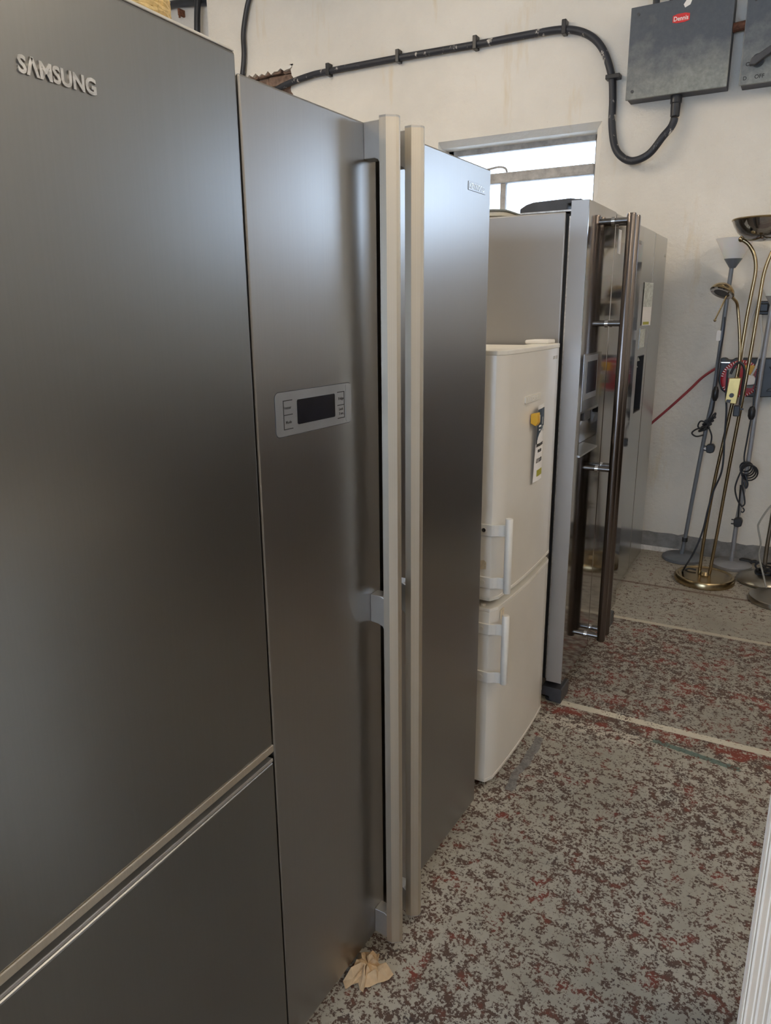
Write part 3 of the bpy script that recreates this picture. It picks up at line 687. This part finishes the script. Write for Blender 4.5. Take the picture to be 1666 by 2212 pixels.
def lv(a, w): p = Vector((kx, 0, kz)) + d0 * a + nrm * w; return (p.x, p.z)
obj('lever', prism(NB(), [lv(-.045, -.002), lv(-.02, .020), lv(.03, .016), (lv(.30, .016)), lv(.30, -.016), lv(.03, -.016), lv(-.02, -.018)], yf - YB - .05, yf - YB - .018, 'y', .004), DKGREY, hub)
text('lettering', 'ON', .026, INK, c2, '-y', (-.452 - ox, yf - YB - .001, 2.655 - oz), .0006, .0004); text('lettering', 'OFF', .026, INK, c2, '-y', (-.405 - ox, yf - YB - .001, 2.592 - oz), .0006, .0004); text('lettering', 'D', .024, INK, c2, '-y', (-.458 - ox, yf - YB - .001, 2.592 - oz), .0006, .0004)
tag(obj('conduit_stub', tube(NB(), [(-.536, YB - .05, 2.86), (-.468, YB - .05, 2.865)], .022, 12), RUST), 'short rusty conduit joining the two grey switch boxes', 'conduit')

# double socket + reel
so = thing('wall_socket', 'dark double wall socket above the cable reel, cut by the picture edge', 'socket', (-.20, YB, 1.466))
obj('back_box', box((-.072, -.035, -.037), (.072, 0, .037), .006), DKGREY, so)
obj('face_plate', box((-.072, -.046, -.036), (.072, -.035, .036), .005), BLACK, so)
for x in (-.036, .036): obj('plug', box((x - .022, -.075, -.022), (x + .022, -.046, .024), .006), BLACK, so)
rl = thing('cable_reel', 'black cable reel with red drum face hanging on the wall behind the lamps', 'cable reel', (-.29, YB, .985))
R0 = Vector((-.29, YB, .985))
def rp(pts): return [(x - R0.x, z - R0.z) for x, z in pts]
case = rp([(-.425, 1.195), (-.400, 1.197), (-.385, 1.185), (-.365, 1.185), (-.35, 1.197), (-.115, 1.200), (-.085, 1.180), (-.075, 1.10), (-.09, 1.02), (-.12, .992), (-.20, .985), (-.36, .985), (-.405, 1.02), (-.425, 1.07)])
obj('case', prism(NB(), case, -.085, 0, 'y', .006), REEL, rl)
obj('carry_handle', prism(NB(), rp([(-.175, 1.155), (-.10, 1.155), (-.10, 1.02), (-.175, 1.02), (-.165, 1.035), (-.135, 1.045), (-.135, 1.13), (-.165, 1.14)]), -.105, -.084, 'y', .004), REEL, rl)
obj('top_hook', box((-.425 - R0.x, -.098, 1.168 - R0.z), (-.37 - R0.x, -.084, 1.176 - R0.z), .002), CHROME, rl)
dx, dz = -.309 - R0.x, 1.085 - R0.z
bm = NB(); lathe(bm, [(.102, 0), (.102, .018), (.094, .022), (.086, .020)], 40, Matrix.Translation((dx, -.085, dz)) @ Matrix.Rotation(PI / 2, 4, 'X'), False); disc_y(bm, dx, dz, -.104, -.085, .087, 40)
drum = obj('drum', bm, REELR, rl, True)
for i in range(46):
    a = 2 * PI * i / 46
    if 22 < i < 27: continue
    bm = NB(); c, s = math.cos(a), math.sin(a); t1 = Vector((-s, 0, c)) * .0022
    p = [Vector((dx + c * r, 0, dz + s * r)) for r in (.089, .1005)]
    prism(bm, [((p[0] + t1).x, (p[0] + t1).z), ((p[1] + t1).x, (p[1] + t1).z), ((p[1] - t1).x, (p[1] - t1).z), ((p[0] - t1).x, (p[0] - t1).z)], -.1085, -.104, 'y')
    obj('printed_tick', bm, WHITEPR, drum)
for (sx, sz, mt) in ((-.045, .030, GREYPL), (.040, .050, YEL), (-.02, -.045, REELR), (.042, -.022, GREYPL)):
    bm = NB(); prism(bm, rrect(dx + sx - .026, dz + sz - .026, dx + sx + .026, dz + sz + .026, .008), -.110, -.103, 'y'); obj('socket_flap', bm, mt, drum)
pl = thing('white_plug', 'white plug pushed into the red face of the cable reel', 'plug', (-.255, YB - .128, 1.085))
obj('plug_body', prism(NB(), [(-.028, .028), (.012, .022), (.030, .0), (.020, -.024), (-.020, -.030)], -.03, .012, 'y', .004), PAPERW, pl)
obj('plug_base', prism(NB(), [(-.030, .016), (.028, -.006), (.018, -.032), (-.022, -.036)], .0, .017, 'y', .002), DKGREY, pl)
PO = Vector((-.255, YB - .128, 1.085))
obj('cord', tube(NB(), [Vector(p) - PO for p in ((-.248, YB - .10, 1.43), (-.237, YB - .09, 1.369), (-.223, YB - .10, 1.308), (-.222, YB - .11, 1.233), (-.238, YB - .13, 1.150), (-.255, YB - .135, 1.105))], .006, 8, 6), WHITECAB, pl, True)
obj('cord', tube(NB(), [Vector(p) - R0 for p in ((-.245, YB - .02, 1.60), (-.28, YB - .015, 1.47), (-.301, YB - .02, 1.381), (-.314, YB - .08, 1.20), (-.318, YB - .105, 1.145))], .006, 8, 6), WHITECAB, rl, True)
tag(obj('red_cord', tube(NB(), [(-.425, YB - .07, 1.150), (-.509, YB - .05, 1.085), (-.577, YB - .04, 1.007), (-.671, YB - .03, .905), (-.77, YB - .025, .802), (-.95, YB - .03, .62)], .0075, 8, 6), REDCAB, None, True), 'red cord stretched along the wall from the reel to behind the fridge', 'cord')

# ------------------------------------------------------------------ floor lamps
def uplighter(label, base, r, pole, shade_c, cone, paint, shade, poles_r=.0115):
    t = thing('uplighter_floor_lamp', label, 'floor lamp', base)
    B = Vector(base); q = lambda p: Vector(p) - B
    obj('base', lathe(NB(), [(r * .97, 0), (r, .004), (r, .018), (r * .93, .024), (r * .25, .028), (.018, .034), (.0, .034)], 40), paint, t, True)
    obj('pole', tube(NB(), [q(p) for p in pole], poles_r, 14, 4), paint, t, True)
    S = q(shade_c)
    zc0, zc1, zs1, r0, r1, r2 = cone
    T = Matrix.Translation(S)
    obj('shade_holder', lathe(NB(), [(r0, zc0), (r1, zc1), (r1 - .004, zc1), (.0, zc1 - .01)], 36, T), paint, t, True)
    obj('shade', lathe(NB(), [(r1 - .003, zc1), (r2, zs1), (r2 - .003, zs1), (r1 - .006, zc1 + .003)], 40, T, False), shade, t, True)
    return t, q
YA = 4.565
poleA = [(-.520, YA, .025), (-.509, YA, .125), (-.492, YA, .357), (-.457, YA, .788), (-.436, YA, 1.0), (-.427, YA, 1.282), (-.420, YA, 1.505), (-.413, YA, 1.680)]
lA, qa = uplighter('grey uplighter floor lamp with white cone shade, nearest the fridges', (-.512, YA, 0), .116, poleA, (-.410, YA, 1.675), (0, .048, .152, .015, .046, .097), GREYL, SHADE)
obj('pole_joint', lathe(NB(), [(.016, -.012), (.016, .012)], 14, Matrix.Translation(qa((-.509, YA, .125)))), BLACK, lA)
def cordset(t, q, pts, r=.0045, mat=CABLEB, name='cord'): return obj(name, tube(NB(), [q(p) for p in pts], r, 8, 6), mat, t, True)
def inline_switch(t, q, p, h=.038, w=.015):
    obj('inline_switch', lathe(NB(), [(0, -h), (w * .6, -h * .85), (w, -h * .4), (w, h * .4), (w * .6, h * .85), (0, h)], 14, Matrix.Translation(q(p))), BLACK, t, True)
def plug(t, q, p, s=1.0):
    P = q(p); bm = NB(); prism(bm, [(P.x + x * s, P.z + z * s) for x, z in ((-.022, .016), (-.012, .026), (.016, .028), (.026, .012), (.022, -.018), (.004, -.026), (-.018, -.022))], P.y - .02, P.y + .02, 'y', .005)
    o = obj('plug', bm, BLACK, t)
    for dz in (-.012, -.002, .012): bm = NB(); bx(bm, (P.x - .034 * s, P.y - .004, P.z + dz - .003), (P.x - .018 * s, P.y + .004, P.z + dz + .003)); obj('plug_pin', bm, CHROMED if dz == -.002 else BLACK, o)
yc = YA - .025
cordset(lA, qa, [(-.418, yc, 1.42), (-.416, yc, 1.33), (-.424, yc, 1.20), (-.424, yc - .01, 1.042)]); inline_switch(lA, qa, (-.424, yc - .01, 1.003), .045, .017)
cordset(lA, qa, [(-.424, yc - .01, .960), (-.430, yc, .90), (-.445, yc, .86), (-.452, yc, .835), (-.435, yc, .80), (-.420, yc, .76), (-.421, yc, .71)])
cordset(lA, qa, [(-.440, yc, .84), (-.425, yc - .01, .88), (-.412, yc - .01, .895), (-.415, yc - .01, .875), (-.435, yc, .84), (-.46, yc - .012, .80)])
cordset(lA, qa, [(-.45, yc, .835), (-.485, yc - .01, .845), (-.497, yc - .01, .815), (-.48, yc - .01, .80)]); cordset(lA, qa, [(-.465, yc, .805), (-.50, yc - .015, .80), (-.525, yc - .015, .775), (-.50, yc - .015, .757), (-.465, yc, .765)])
for k in range(4):
    z = .795 + .02 * k; cx = -.467 + .009 * k
    obj('cord_wrap', tube(NB(), [qa((cx + .024 * math.cos(a), YA + .022 * math.sin(a), z + .012 * math.cos(a))) for a in [2 * PI * i / 14 for i in range(15)]], .0075, 7), CABLEB, lA, True)
plug(lA, qa, (-.421, yc, .690))
bm = NB(); P = qa((-.440, YA - .022, 1.32)); prism(bm, rrect(P.x - .011, P.z - .028, P.x + .011, P.z + .028, .006), P.y - .002, P.y, 'y'); obj('swing_tag', bm, PAPERW, lA)

YC = 4.56
poleC = [(-.243, YC, .02), (-.239, YC, .264), (-.226, YC, .459), (-.216, YC, .70), (-.212, YC, .96), (-.206, YC, 1.236), (-.197, YC, 1.44), (-.19, YC, 1.50)]
lC, qc = uplighter('silver uplighter floor lamp right behind the brass lamp with black cord bundle', (-.240, YC, 0), .108, poleC, (-.188, YC, 1.475), (0, .052, .180, .015, .045, .101), SILVL, SHADE, .0125)
ycc = YC - .03
cordset(lC, qc, [(-.222, ycc, 1.20), (-.228, ycc, 1.05), (-.226, ycc, .945)]); inline_switch(lC, qc, (-.229, ycc, .905), .040, .019)
cordset(lC, qc, [(-.229, ycc, .87), (-.236, ycc, .75), (-.240, ycc, .66), (-.230, ycc, .60)])
for k in range(5):
    a0 = random.uniform(0, 6); cx = -.226 + .006 * k; cz = .605 - .008 * k
    obj('cord_loop', tube(NB(), [qc((cx + (.028 + .003 * k) * math.cos(a + a0), ycc - .012 + .018 * math.sin(a), cz + (.030 + .004 * k) * math.sin(a + a0))) for a in [2 * PI * i / 16 for i in range(17)]], .0045, 7), CABLEB, lC, True)
cordset(lC, qc, [(-.245, ycc - .01, .585), (-.262, ycc - .02, .52), (-.265, ycc - .02, .47), (-.245, ycc - .02, .41), (-.217, ycc - .02, .375)])
cordset(lC, qc, [(-.238, ycc - .01, .57), (-.232, ycc - .02, .50), (-.215, ycc - .02, .44), (-.208, ycc - .02, .395), (-.22, ycc - .02, .378)])
cordset(lC, qc, [(-.222, ycc - .01, .56), (-.205, ycc - .015, .51), (-.212, ycc - .015, .485), (-.225, ycc - .012, .52)], .005)
cordset(lC, qc, [(-.215, ycc - .02, .372), (-.206, ycc - .02, .358), (-.212, ycc - .02, .345), (-.222, ycc - .02, .348)], .004)
cordset(lC, qc, [(-.24, ycc - .012, .50), (-.236, ycc - .02, .40), (-.232, ycc - .02, .31)]); plug(lC, qc, (-.232, ycc - .02, .283))

# mother-and-child brass lamp
YBr = 4.216; base = (-.350, YBr, 0)
lB = thing('brass_floor_lamp', 'antique brass floor lamp on twin poles with bowl top and small reading arm', 'floor lamp', base); B = Vector(base); qb = lambda p: Vector(p) - B
obj('base', lathe(NB(), [(.150, 0), (.156, .006), (.156, .030), (.150, .040), (.140, .042), (.132, .036), (.03, .042), (.022, .06), (0, .06)], 48), BRASS, lB, True)
pL = [(-.378, YBr, .035), (-.372, YBr, .255), (-.350, YBr, .594), (-.321, YBr, .87), (-.300, YBr, 1.10), (-.289, YBr, 1.387), (-.279, YBr, 1.53), (-.272, YBr, 1.62), (-.275, YBr, 1.675), (-.290, YBr, 1.725), (-.318, YBr, 1.768), (-.352, YBr, 1.792)]
pR = [(-.327, YBr, .035), (-.310, YBr, .29), (-.289, YBr, .651), (-.262, YBr, 1.041), (-.249, YBr, 1.274), (-.240, YBr, 1.498), (-.233, YBr, 1.629), (-.213, YBr, 1.715), (-.188, YBr, 1.768), (-.165, YBr, 1.792)]
for p in (pL, pR):
    o = obj('pole', tube(NB(), [qb(x) for x in p], .0088, 14, 6), BRASS, lB, True)
    bm = NB(); bmesh.ops.create_uvsphere(bm, u_segments=14, v_segments=10, radius=.014, matrix=Matrix.Translation(qb(p[-1]))); obj('knob', bm, BRASS, o, True)
bc = qb((-.262, YBr, 0))
obj('bowl', lathe(NB(), [(.0, 1.776), (.05, 1.780), (.085, 1.796), (.112, 1.822), (.130, 1.850), (.141, 1.878), (.137, 1.878), (.126, 1.852), (.108, 1.826), (.08, 1.803), (.05, 1.788), (0, 1.785)], 48, Matrix.Translation(bc), False), STEELC, lB, True)
obj('bowl_rim', lathe(NB(), [(.1405, 1.874), (.1425, 1.879), (.139, 1.884), (.1365, 1.879)], 48, Matrix.Translation(bc), False), BRASS, lB, True)
ya = YBr - .022
P = [qb(x) for x in ((-.307, ya, 1.10), (-.301, ya, 1.14), (-.298, ya, 1.228), (-.311, ya, 1.342), (-.330, ya, 1.455), (-.338, ya - .01, 1.49), (-.355, ya - .03, 1.512), (-.376, ya - .05, 1.53))]
arm = obj('reading_arm', tube(NB(), P, .0072, 12, 6), BRASS, lB, True)
Rm = Matrix.Translation(qb((-.402, YBr - .075, 1.552))) @ Matrix.Rotation(math.radians(-24), 4, 'X') @ Matrix.Rotation(math.radians(16), 4, 'Y')
hd = obj('reading_head', lathe(NB(), [(.054, -.020), (.060, -.014), (.054, .004), (.036, .022), (.014, .031), (0, .032)], 32, Rm, False), BRASS, arm, True)
obj('head_rim', lathe(NB(), [(.038, -.018), (.054, -.0205), (.0595, -.016)], 32, Rm, False), STEELC, arm, True)
obj('head_glass', lathe(NB(), [(0, -.015), (.040, -.0165)], 32, Rm, False), DKGREY, arm, True)
bm = NB(); tube(bm, [qb((-.384, YBr - .075, 1.525)), qb((-.424, YBr - .085, 1.410))], .0035, 8); bmesh.ops.create_uvsphere(bm, u_segments=10, v_segments=8, radius=.007, matrix=Matrix.Translation(qb((-.425, YBr - .085, 1.406)))); obj('head_lever', bm, BRASS, arm, True)
P0 = [qb(x) for x in ((-.333, 0, 1.120), (-.278, 0, 1.123), (-.287, 0, .990), (-.341, 0, .998))]
yb0 = -.040
bxm = obj('dimmer_box', prism(NB(), [(p.x, p.z) for p in P0], yb0 - .012, yb0 + .03, 'y', .0025), BRASSB, lB)
bm = NB(); disc_y(bm, qb((-.312, 0, 1.035)).x, 1.035, yb0 - .028, yb0 - .012, .011, 18); obj('dimmer_knob', bm, DKGREY, bxm, True)
bm = NB(); prism(bm, [(qb((x, 0, 0)).x, z) for x, z in ((-.339, 1.000), (-.316, .995), (-.312, 1.012), (-.332, 1.013))], yb0 - .0135, yb0 - .0115, 'y'); obj('worn_label', bm, DKGREY, bxm)
bm = NB(); yl = YBr - .03
tube(bm, [qb(x) for x in ((-.345, yl, 1.16), (-.342, yl, 1.05), (-.330, yl, .95), (-.325, yl, .82), (-.318, yl - .01, .70), (-.322, yl - .01, .62), (-.350, yl, .52), (-.366, yl - .005, .42), (-.380, yl - .01, .30), (-.410, yl - .02, .18), (-.452, yl - .01, .075), (-.468, yl + .06, .03), (-.44, yl + .07, .048), (-.40, yl + .06, .05))], .005, 8, 6); obj('cord', bm, CABLEB, lB, True)
bm = NB(); tube(bm, [qb(x) for x in ((-.330, yl, 1.14), (-.31, yl, 1.19), (-.285, yl, 1.195), (-.268, yl, 1.16), (-.268, yl, 1.08), (-.270, yl, .985))], .0065, 8, 6); obj('cord', bm, CABLEB, lB, True)
P = qb((-.279, yl - .012, .958)); bm = NB(); bx(bm, (P.x - .018, P.y - .014, P.z - .030), (P.x + .014, P.y + .014, P.z + .026), .005); bx(bm, (P.x + .012, P.y - .006, P.z + .004), (P.x + .028, P.y + .006, P.z + .012)); obj('switch_plug', bm, BLACK, lB)

# nickel lamp with dome base
base = (-.062, 4.355, 0); lD = thing('nickel_floor_lamp', 'nickel floor lamp with domed base and black cord coiled round its pole', 'floor lamp', base); B2 = Vector(base); qd = lambda p: Vector(p) - B2
obj('base', lathe(NB(), [(.128, 0), (.136, .006), (.138, .016), (.130, .030), (.108, .041), (.06, .047), (.012, .050), (0, .05)], 44), NICKEL, lD, True)
obj('pole', tube(NB(), [(0, 0, .045), qd((-.066, 4.355, .18)), qd((-.060, 4.355, .37)), qd((-.04, 4.355, .9)), qd((-.01, 4.355, 1.5)), qd((.0, 4.355, 1.70))], .0105, 14, 4), NICKEL, lD, True)
obj('bowl', lathe(NB(), [(.0, 1.695), (.04, 1.70), (.085, 1.722), (.118, 1.758), (.132, 1.79), (.128, 1.79), (.112, 1.76), (.08, 1.728), (.04, 1.707), (0, 1.702)], 40, Matrix.Translation(qd((.0, 4.355, 0))), False), NICKEL, lD, True)
for k in range(6):
    a0 = k * 1.1; cx = .005 + .012 * k
    obj('cord_loop', tube(NB(), [(cx - .01 + (.040 + .005 * k) * math.cos(a), -.005 + (.030 + .004 * k) * math.sin(a), .058 + .006 * k + .014 * math.sin(a * 1 + a0)) for a in [2 * PI * i / 18 for i in range(19)]], .0052, 7), CABLEB, lD, True)
obj('cord_tail', tube(NB(), [(-.03, -.02, .07), (-.048, -.02, .095), (-.035, -.02, .118), (-.01, -.02, .11)], .0052, 7, 6), CABLEB, lD, True)
# flat disc base lamp
base = (.022, 4.065, 0); lE = thing('disc_base_floor_lamp', 'floor lamp with flat grey disc base at the right picture edge', 'floor lamp', base); B3 = Vector(base); qe = lambda p: Vector(p) - B3
obj('base', lathe(NB(), [(.136, 0), (.140, .004), (.140, .026), (.137, .030), (.0, .030)], 44), NICKEL, lE, True)
obj('pole', tube(NB(), [(0, .0, .03), (0, 0, .9), (.02, 0, 1.5)], .0105, 14), NICKEL, lE, True)
obj('lamp_head', lathe(NB(), [(.0, 1.50), (.03, 1.495), (.058, 1.46), (.075, 1.40), (.072, 1.40), (.054, 1.457), (.028, 1.49), (0, 1.494)], 32, Matrix.Translation((.09, 0, .02)), False), NICKEL, lE, True)
obj('lamp_arm', tube(NB(), [(.02, 0, 1.49), (.04, 0, 1.53), (.09, 0, 1.525)], .008, 10, 5), NICKEL, lE, True)
obj('cord', tube(NB(), [qe(x) for x in ((-.02, 4.25, .52), (-.075, 4.24, .455), (-.114, 4.22, .372), (-.115, 4.22, .334), (-.095, 4.22, .259), (-.097, 4.22, .20), (-.082, 4.21, .145), (-.060, 4.19, .085), (-.040, 4.165, .033))], .005, 8, 6), GREYCAB, lE, True)
# bits on the floor by the wall
jb = thing('plug_adaptor', 'black plug adaptor lying on the floor at the skirting behind the lamps', 'adaptor', (-.165, 4.635, 0))
obj('adaptor_body', prism(NB(), [(-.045, .0), (.02, .0), (.03, .012), (.022, .030), (-.03, .034), (-.048, .02)], -.022, .022, 'y', .005), BLACK, jb)
obj('adaptor_tail', tube(NB(), [(.02, 0, .018), (.045, 0, .026), (.06, -.005, .012)], .010, 10, 4), BLACK, jb, True)
tag(obj('paper_scrap', prism(NB(), [(-.21, .0), (-.165, .0), (-.16, .004), (-.205, .006)], 4.555, 4.60, 'y'), PAPERW), 'small white paper scrap in front of the black adaptor', 'paper')

# ------------------------------------------------------------------ crumpled brown paper on the floor
bm = NB(); n = 15; V = {}
out = [(-.728, 1.082), (-.742, 1.108), (-.735, 1.150), (-.748, 1.172), (-.722, 1.192), (-.700, 1.196), (-.696, 1.168), (-.672, 1.174), (-.646, 1.170), (-.656, 1.142), (-.684, 1.118), (-.690, 1.098), (-.706, 1.108)]
cx = sum(p[0] for p in out) / len(out); cy = sum(p[1] for p in out) / len(out)
rnd = random.Random(5); cen = bm.verts.new((cx, cy, .030)); rings = []
for k, f in enumerate((.35, .68, 1.0)):
    ring = []
    for i in range(26):
        p, q = out[i // 2 % 13], out[(i // 2 + 1) % 13]; s = .5 * (i % 2)
        x = p[0] + (q[0] - p[0]) * s; y = p[1] + (q[1] - p[1]) * s
        z = (.031, .026, .006)[k] + rnd.uniform(-.011, .011) * (1 if k < 2 else .5)
        ring.append(bm.verts.new((cx + (x - cx) * f + rnd.uniform(-.004, .004), cy + (y - cy) * f + rnd.uniform(-.004, .004), max(.001, z))))
    rings.append(ring)
for i in range(26):
    j = (i + 1) % 26; bm.faces.new((cen, rings[0][i], rings[0][j]))
    for A, Bq in zip(rings, rings[1:]):
        if (i + rings.index(A)) % 2: bm.faces.new((A[i], Bq[i], Bq[j])); bm.faces.new((A[i], Bq[j], A[j]))
        else: bm.faces.new((A[i], Bq[i], A[j])); bm.faces.new((A[j], Bq[i], Bq[j]))
pp = tag(obj('crumpled_paper', bm, PAPERB), 'crumpled brown paper on the floor at the foot of the steel fridge', 'paper')
md = pp.modifiers.new('thickness', 'SOLIDIFY'); md.thickness = .0008

# ------------------------------------------------------------------ white fluted cabinet at right
ca = thing('white_cabinet', 'white painted cabinet with fluted edge moulding at the lower right corner', 'cabinet', (.0290, 1.05, 0), math.radians(-13))
H = .95
obj('carcass', box((.004, .02, .06), (.80, .46, H - .02), .003), CABW, ca)
obj('worktop', box((-.005, .012, H - .02), (.81, .47, H), .004), CABW, ca)
obj('plinth', box((.02, .04, 0), (.79, .44, .06)), CABW, ca)
prof = [(0, .02), (0, .003), (.003, .0)]
x = .004
for w, dpt in ((.003, .006), (.010, -.006), (.004, .006), (.011, -.006), (.004, .007), (.014, -.006)):
    if dpt > 0: prof += [(x + w * .25, dpt), (x + w * .75, dpt)]
    else: prof += [(x + w * .12, .0), (x + w * .35, dpt), (x + w * .65, dpt), (x + w * .88, 0)]
    x += w
prof += [(x + .002, .004), (x + .002, .02)]
obj('fluted_edge', prism(NB(), prof, .06, H - .02, 'z'), CABW, ca)
obj('door', box((x + .004, .006, .065), (.76, .022, H - .025), .003), CABW, ca)
bm = NB(); bmesh.ops.create_uvsphere(bm, u_segments=14, v_segments=10, radius=.016, matrix=Matrix.Translation((.70, -.008, .6))); obj('knob', bm, ALUCAST, ca, True)

# small wicker basket on the nearest fridge
wk = thing('wicker_basket', 'pale wicker basket edge showing on top of the nearest steel fridge', 'basket', (-.83, .795, 1.80))
bm = NB()
for k in range(9): tube(bm, [(.05 * math.cos(a), .05 * math.sin(a), .006 + .0055 * k + .002 * math.sin(9 * a + k * PI)) for a in [2 * PI * i / 40 for i in range(41)]], .0048, 6)
obj('woven_side', bm, STRAW, wk, True)
for i in range(12):
    a = 2 * PI * i / 12; c, s = math.cos(a), math.sin(a)
    obj('rim_loop', tube(NB(), [((.05) * math.cos(a + u), .05 * math.sin(a + u), .052 + h) for u, h in ((-.16, -.01), (-.14, .018), (0, .032), (.14, .018), (.16, -.01))], .003, 6, 4), STRAW, wk, True)

# dark furniture added out of view at the far right, to darken fridge reflections
def sideboard(loc, rot, w, dpt, h, label):
    t = thing('added_dark_sideboard', label, 'sideboard', loc, rot, 'dark furniture added for reflections')
    obj('carcass', box((0, .02, .06), (w, dpt, h - .03), .004), WOODD, t); obj('top', box((-.015, -.005, h - .03), (w + .015, dpt, h), .005), WOODD, t)
    obj('plinth', box((.03, .05, 0), (w - .03, dpt - .02, .06)), WOODD, t)
    n = max(2, round(w / .5))
    for i in range(n):
        d = obj('door', box((w * i / n + .006, .0, .07), (w * (i + 1) / n - .006, .02, h - .04), .004), WOODD, t)
        bm = NB(); bmesh.ops.create_uvsphere(bm, u_segments=12, v_segments=8, radius=.014, matrix=Matrix.Translation((w * (i + .85) / n, -.012, h * .55))); obj('knob', bm, BRASS, d, True)
sideboard((.42, 4.22, 0), 0, 1.1, .44, 1.25, 'added dark stained sideboard against the window wall, out of frame to the right')
sideboard((1.35, 3.9, 0), math.radians(-90), 1.5, .5, 1.02, 'added, unseen dark stained sideboard along the right of the aisle, farther one')
sideboard((1.35, 2.2, 0), math.radians(-90), 1.5, .5, 1.02, 'added, unseen dark stained sideboard along the right of the aisle, nearer one')
